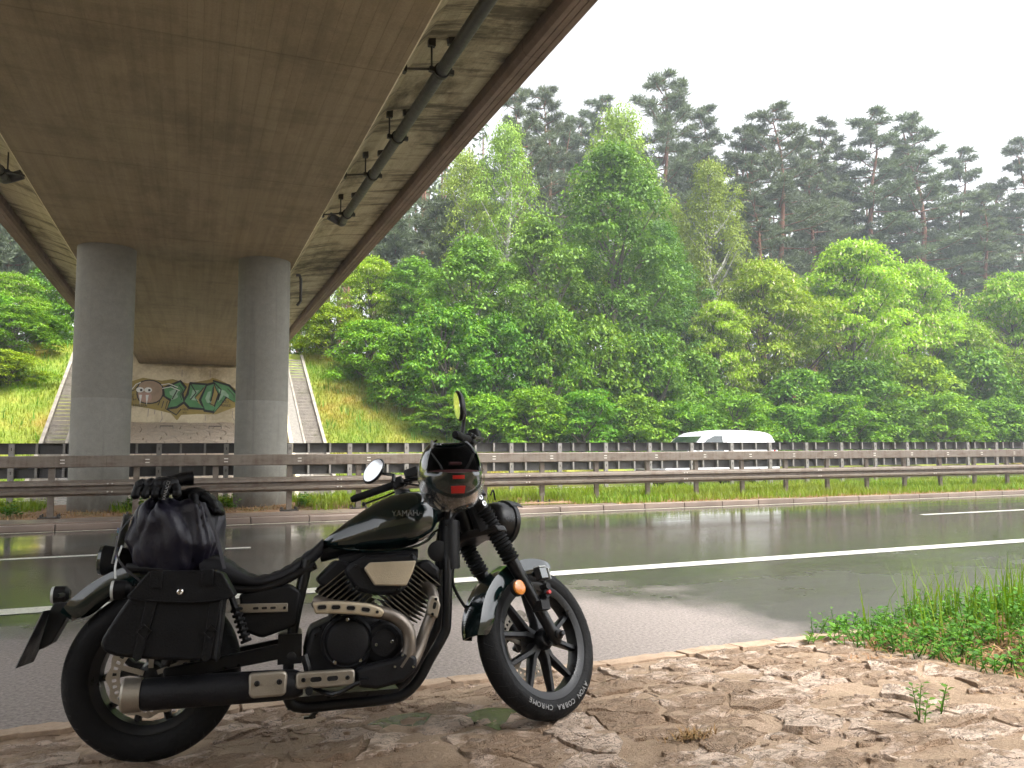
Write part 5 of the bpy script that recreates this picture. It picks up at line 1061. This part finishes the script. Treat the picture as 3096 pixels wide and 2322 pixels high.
for k, (p0_, p1, p2, p3) in enumerate([((1.10, -.24, 1.12), (1.22, -.12, 1.06), (1.24, -.05, .95), (1.10, -.05, .82)), ((1.10, .24, 1.12), (1.24, .12, 1.05), (1.25, .04, .92), (1.08, .06, .80)), ((1.12, .2, 1.13), (1.26, .1, 1.09), (1.28, .0, 1.0), (1.27, .0, .85))]): bp(MB().tube(crom([p0_, p1, p2, p3], 6), .005, 6), 'control_cable', 'tyre', None, 60, front=True)
# ------------------------------------------------------------------ luggage and gear on the motorcycle
def gear(name, base, label, cat, group=None, steer=False):
    e = empty(name, mat=(BM @ ST if steer else BM) @ Matrix.Translation(base)); tag(e, label, cat, group); return e
B = (.08, -.26, .38); sb = gear('saddlebag', B, 'black leather saddlebag with flap and straps on the rear right side', 'saddlebag')
def gp(mb, name, mat, par, off, smooth=35, bevel=0, seg=3): return mb.build(name, M[mat], par, smooth, bevel, seg, off=off)
gp(MB().prism(crom([(.022, .690), (.235, .684), (.265, .66), (.272, .591), (.255, .395), (.235, .380), (-.019, .408), (-.105, .432), (-.126, .465), (-.105, .514), (-.04, .62)], 2, True), -.195, -.352), 'bag_body', 'leather', sb, B, 40, .022)
lid = gp(MB().prism([(.022, .703), (.236, .696), (.264, .684), (.310, .604), (.298, .594), (.227, .586), (.13, .588), (.035, .598), (-.041, .611), (-.046, .620)], -.190, -.368), 'bag_flap', 'leather', sb, B, 40, .014)
gp(MB().tube([(x, -.367, z) for x, z in crom([(.305, .600), (.227, .588), (.13, .590), (.035, .600), (-.042, .613), (-.02, .645), (.02, .697)], 4)], .004, 6), 'piping', 'leather', lid, B)
gp(MB().lathe([(.0105, 0), (.0105, .006), (.007, .008), (.003, .007)], 18, (.125, -.368, .626), (0, -1, 0)), 'lock', 'chrome', lid, B)
for x0, z0, x1, z1 in ((.035, .62, -.006, .408), (.246, .61, .218, .388)):
    d = Vector((x1-x0, 0, z1-z0)); q = Vector((-d.z, 0, d.x)).normalized()*.018; a = Vector((x0, 0, z0)); b = Vector((x1, 0, z1))
    o = [(p_.x, p_.z) for p_ in (a+q, a-q, b-q*.8, b+d.normalized()*.012, b+q*.8)]; s_ = gp(MB().prism(o, -.350, -.361), 'strap', 'leather', sb, B, 40, .003)
    c_ = a.lerp(b, .58); gp(MB().ring([(.020, -.003), (.026, -.003), (.026, .003), (.020, .003)], 4, (c_.x, -.363, c_.z), (0, 1, 0)), 'buckle', 'satin', s_, B, None)
for x0 in (.045, .215): gp(MB().prism([(x0-.02, .70), (x0+.02, .70), (x0+.018, .640), (x0-.022, .642)], -.366, -.374), 'lid_strap', 'leather', lid, B, 40, .003)
# roll bag: a slumped, gathered dry bag
B = (.06, 0, .68); db = gear('roll_bag', B, 'black nylon roll bag strapped upright behind the seat', 'bag'); rings = []
nn = 168
for j in range(57):
    t_ = j/56; ph = -math.pi/2+math.pi*t_; r_ = []; zc = .825+.165*math.copysign(abs(math.sin(ph))**.75, math.sin(ph)); cr = abs(math.cos(ph))**.5
    for k in range(nn):
        a = 2*math.pi*k/nn; c_, s_ = math.cos(a), math.sin(a)
        x = .06+.188*cr*math.copysign(abs(c_)**.75, c_); y = .02+.215*cr*math.copysign(abs(s_)**.75, s_); z = zc
        pl = max(0, t_-.22)/.78; wob_ = noise.noise((c_*1.3, s_*1.3, t_*1.6)); w2 = noise.noise((c_*2.6+4, s_*2.6, t_*2.4))
        fo = .034*math.sqrt(pl)*(abs(math.sin(a*4.5+2.6*wob_))**.55-.35)+.020*(.25+pl)*(abs(math.sin(a*8+3.5*w2+t_*4))**.5-.5)
        fo += .016*noise.noise((x*9, y*9, z*9))+.014*(.6-abs(noise.noise((x*8+5, y*8, z*6)))*2.6)
        n_ = Vector((c_, s_, .6*math.sin(ph))); n_.normalize(); p_ = Vector((x, y, z))-n_*(.026-fo); r_.append(p_)
    rings.append(r_)
gp(MB().loft(rings), 'bag_body', 'nylon', db, B, 80)
gp(MB().tube([Vector(p_) for p_ in crom([(.17, -.17, .955), (.205, -.222, .88), (.235, -.235, .80), (.262, -.25, .70)], 4)], .008, 4, flat=.25), 'strap', 'strap', db, B, 40)
gp(MB().tube(crom([(-.085, -.16, .91), (-.125, -.19, .83), (-.105, -.22, .74), (-.02, -.24, .66)], 4), .006, 4, flat=.3), 'strap', 'strap', db, B, 40)
gp(MB().tube(crom([(-.115, -.15, .80), (-.125, -.19, .73), (-.12, -.2, .68)], 4), .004, 6), 'cord', 'clear', db, B)
# paper tucked between bag and tail
B = (-.15, -.02, .80); pm = gear('folded_map', B, 'white printed map sleeve tucked upright behind the roll bag', 'map'); gp(MB().box((-.140, -.03, .83), (.006, .13, .19), Matrix.Rotation(R(10), 3, 'Y')), 'sheet', 'white', pm, B, None, .001)
mb = MB()
rr = random.Random(3)
for k in range(26): mb.box((-.1405+rr.uniform(-.05, .05)*0-.0035+(.83-(.83+0))*0, -.03+rr.uniform(-.055, .055), .83+rr.uniform(-.08, .06)), (.006, rr.uniform(.006, .02), rr.uniform(.006, .016)), Matrix.Rotation(R(10), 3, 'Y'))
M['teal'] = simple('teal_print', (.04, .35, .38), .5, c2=(.25, .08, .30), vs_=60); gp(mb, 'print', 'teal', pm, B, None)['kind'] = 'stuff'
# gloves
def glove(B, pts, label, dirn, name='motorcycle_glove'):
    e = gear(name, B, label, 'glove', 'black leather motorcycle gloves'); palm, fingers, thumb, cuff = pts
    gp(MB().tube(crom(palm[0], 4), [interp(k/(4*(len(palm[0])-1)), np.linspace(0, 1, len(palm[1])), palm[1]) for k in range(4*(len(palm[0])-1)+1)], 14, flat=.62), 'hand', 'leather', e, B, 70)
    for f_ in fingers+[thumb]:
        q = crom(f_, 4); m_ = len(q); fo = gp(MB().tube(q, [.0185*(1-.18*k/(m_-1))*(1+.13*math.sin(k*1.5)) if k < m_-1 else .010 for k in range(m_)], 12), 'finger' if f_ is not thumb else 'thumb', 'leather', e, B, 70)
    c = crom(cuff[0], 4); gp(MB().tube(c, [cuff[1]*(1+.18*k/(len(c)-1)) for k in range(len(c))], 14, flat=.6), 'cuff', 'leather', e, B, 60); return e
g = glove((.0, -.1, .98), (([(.060, -.12, 1.030), (.02, -.135, 1.022), (-.03, -.14, 1.010)], [.050, .066, .062]),
  [[(-.045+.031*k-.01, -.150+.004*k, 1.036+.004*k), (-.060+.033*k, -.178, 1.022), (-.070+.034*k, -.194, .995), (-.066+.034*k, -.192, .972)] for k in range(4)],
  [(.065, -.17, 1.02), (.075, -.19, .995), (.07, -.20, .975)], ([(.03, -.11, 1.040), (.075, -.09, 1.055), (.116, -.08, 1.060)], .042)), 'black leather glove lying on top of the roll bag, fingers hanging towards the viewer', 0)
for k in range(4): gp(MB().lathe([(.016, -.006), (.014, .006), (.005, .011)], 10, (-.061+.033*k, -.192, 1.028), (-.1, -1, .6)), 'knuckle_guard', 'plast', g, (.0, -.1, .98))
v, f = text_mesh('VANUCCI', .017, .0006); a_ = R(78)
gp(MB().add([(.040+p_[0]*math.cos(a_)-p_[1]*math.sin(a_), -.2155-p_[2]+.0, 1.000+p_[0]*math.sin(a_)+p_[1]*math.cos(a_)) for p_ in v], f), 'maker_print', 'white', g, (.0, -.1, .98), None)
glove((.16, -.06, .95), (([(.10, -.06, 1.000), (.135, -.07, .998), (.165, -.085, .985)], [.036, .044, .040]),
  [[(.165+.004*k, -.10+.028*k, .985), (.195+.003*k, -.115+.028*k, .960), (.215+.003*k, -.12+.028*k, .930), (.222, -.12+.028*k, .912)] for k in range(4)],
  [(.125, -.11, .985), (.135, -.135, .96), (.14, -.14, .935)], ([(.105, -.055, .998), (.075, -.05, .995), (.05, -.05, .985)], .034)), 'second black glove slumped over the right shoulder of the roll bag', 0)
# helmet hung over the right grip: open towards the viewer, chin bar and clear visor at the bottom
HC = Vector((1.115, -.34, 1.035)); hm = gear('motorcycle_helmet', HC, 'black motorcycle helmet with red vents and lowered clear visor hung on the handlebar', 'helmet')
def hp(th, u, s_=1.0, rad=(.127, .150, .150)):     # th: 0 = towards the viewer (-y), + to the right; u: -1..1
    c_ = math.sqrt(max(0, 1-u*u)); x = rad[0]*s_*c_**.8*math.copysign(abs(math.sin(th))**.9, math.sin(th)); y = -rad[1]*s_*c_**.8*math.cos(th)*(1.12 if u < -.05 else 1.0); return Vector((x, y, rad[2]*s_*u))
def shell(t0, t1, u0, u1, s_, n, m_, th_=.006, rad=(.127, .150, .150), edge=None):
    V = []; F = []
    for L_ in (1.0, 1-th_/.13):
        for j in range(m_+1):
            for i in range(n+1):
                u = u0+(u1-u0)*j/m_; a = t0+(t1-t0)*i/n
                if edge: u = edge(a, j/m_)
                V.append(hp(a, max(-.985, min(.985, u)), s_*L_, rad))
    N = (n+1)*(m_+1)
    for j in range(m_):
        for i in range(n):
            a = j*(n+1)+i; F += [(a, a+1, a+n+2, a+n+1), (N+a+n+1, N+a+n+2, N+a+1, N+a)]
    for i in range(n): F += [(i+1, i, N+i, N+i+1), (m_*(n+1)+i, m_*(n+1)+i+1, N+m_*(n+1)+i+1, N+m_*(n+1)+i)]
    for j in range(m_): a = j*(n+1); b = a+n; F += [(a, a+n+1, N+a+n+1, N+a), (b+n+1, b, N+b, N+b+n+1)]
    return MB().add(V, F)
sheld = shell(R(58), R(302), -.97, .90, 1.0, 40, 22).build('shell', M['gloss'], hm, 60)
chin = shell(R(-60), R(60), -.80, .0, 1.015, 30, 12, .010, (.127, .158, .150), lambda a, t_: -.80+(.80-.10*math.cos(a*1.5)**2)*t_).build('chin_bar', M['gloss'], hm, 60)
shell(R(60), R(300), -.9, .86, .93, 36, 18).build('lining', M['lining'], hm, 60)
shell(R(-62), R(62), -.12, .02, .955, 24, 4, .012).build('neck_roll', M['redl'], hm, 60)
shell(R(-80), R(80), -.93, -.50, 1.06, 40, 10, .003, (.130, .160, .158), lambda a, t_: -.95+(.30+.45*abs(a/R(80))**2)*t_+.30*abs(a/R(80))**2.2).build('visor', M['visor'], hm, 60)
for u_, hw, hh in ((-.20, .15, .045), (-.50, .20, .085)):
    shell(-hw, hw, u_-hh, u_+hh, 1.032, 8, 3, .008, (.127, .158, .150)).build('red_vent', M['redp'], hm, 40)
for s_ in (-1, 1): 
    MB().tube(crom([(s_*.085, -.075, .075), (s_*.06, -.10, .03), (s_*.035, -.08, -.01)], 4), .007, 6, flat=.3).build('chin_strap', M['lining'], hm, 40)
MB().box((-.085, -.086, .108), (.010, .006, .032)).build('strap_tag', M['white'], hm, None, .002)
MB().box((.02, -.02, .04), (.05, .02, .012)).build('liner_tab', M['redl'], hm, None, .003)
# action camera on the right fork leg
B = (1.525, -.15, .55); cm = gear('action_camera', B, 'small action camera in a clear case clamped to the right fork leg', 'camera', None, True)
Rm = Matrix.Rotation(R(-8), 3, 'Y') @ Matrix.Rotation(R(18), 3, 'Z')
gp(MB().box((1.520, -.145, .592), (.075, .032, .055), Rm), 'case', 'plast', cm, B, None, .006); gp(MB().box((1.520, -.163, .592), (.066, .004, .046), Rm), 'screen', 'glass', cm, B, None, .003)
gp(MB().box((1.562, -.140, .592), (.006, .030, .050), Rm).box((1.520, -.145, .622), (.070, .030, .004), Rm), 'clear_edge', 'clear', cm, B, None, .001)
gp(MB().lathe([(.013, 0), (.013, .012), (.008, .014)], 18, (1.508, -.125, .598), (.05, 1, 0)), 'lens', 'glass', cm, B)
gp(MB().tube(crom([(1.528, -.145, .562), (1.535, -.145, .53), (1.520, -.14, .50), (1.512, -.13, .47)], 3), .009, 8).lathe([(.014, -.02), (.014, .02)], 12, (1.532, -.145, .535), (0, 1, 0)).lathe([(.012, -.022), (.012, .022)], 12, (1.518, -.142, .495), (0, 1, 0)).box((1.505, -.125, .455), (.05, .06, .04)), 'mount_arm', 'plast', cm, B, 40)
gp(MB().lathe([(.009, 0), (.009, .012)], 12, (1.522, -.165, .505), (0, -1, 0)), 'red_knob', 'redp', cm, B)

# ------------------------------------------------------------------ standing water
def puddle(pts, z, label):
    q = crom(pts, 5, True); n = len(q); mb = MB().add([(x, y, z) for x, y in q]+[(x, y, z-.05) for x, y in q], [tuple(range(n))]+[(i, n+i, n+(i+1) % n, (i+1) % n) for i in range(n)])
    o = mb.build('puddle', M['puddle']); o['kind'] = 'structure'; o['label'] = label
puddle([(1.15, 3.40), (1.28, 3.47), (1.42, 3.38), (1.50, 3.22), (1.40, 3.12), (1.26, 3.15), (1.20, 3.25)], .100, 'muddy puddle beside the front tyre')
puddle([(.74, 3.52), (.95, 3.60), (1.10, 3.50), (1.06, 3.28), (.86, 3.32)], .081, 'shallow puddle under the engine')
puddle([(4.7, 14.95), (6.2, 15.0), (8.2, 14.92), (8.3, 15.3), (7.2, 15.45), (5.6, 15.4)], .109, 'rain water standing on the median apron')
HAZE = 0.0012
# ------------------------------------------------------------------ rain haze over the whole place
hz = MB().bb((-45, -35, -1.2), (130, 145, 40)).build('haze', None); hz['kind'] = 'stuff'; tag(hz, 'thin rain haze filling the air', 'haze')
hm_ = bpy.data.materials.new('rain_haze'); hm_.use_nodes = True; ht_ = hm_.node_tree; ht_.nodes.clear()
pv = ht_.nodes.new('ShaderNodeVolumePrincipled'); pv.inputs['Color'].default_value = (.82, .88, 1, 1); pv.inputs['Density'].default_value = HAZE; pv.inputs['Anisotropy'].default_value = .2
oo = ht_.nodes.new('ShaderNodeOutputMaterial'); ht_.links.new(pv.outputs[0], oo.inputs['Volume']); hz.data.materials.append(hm_)
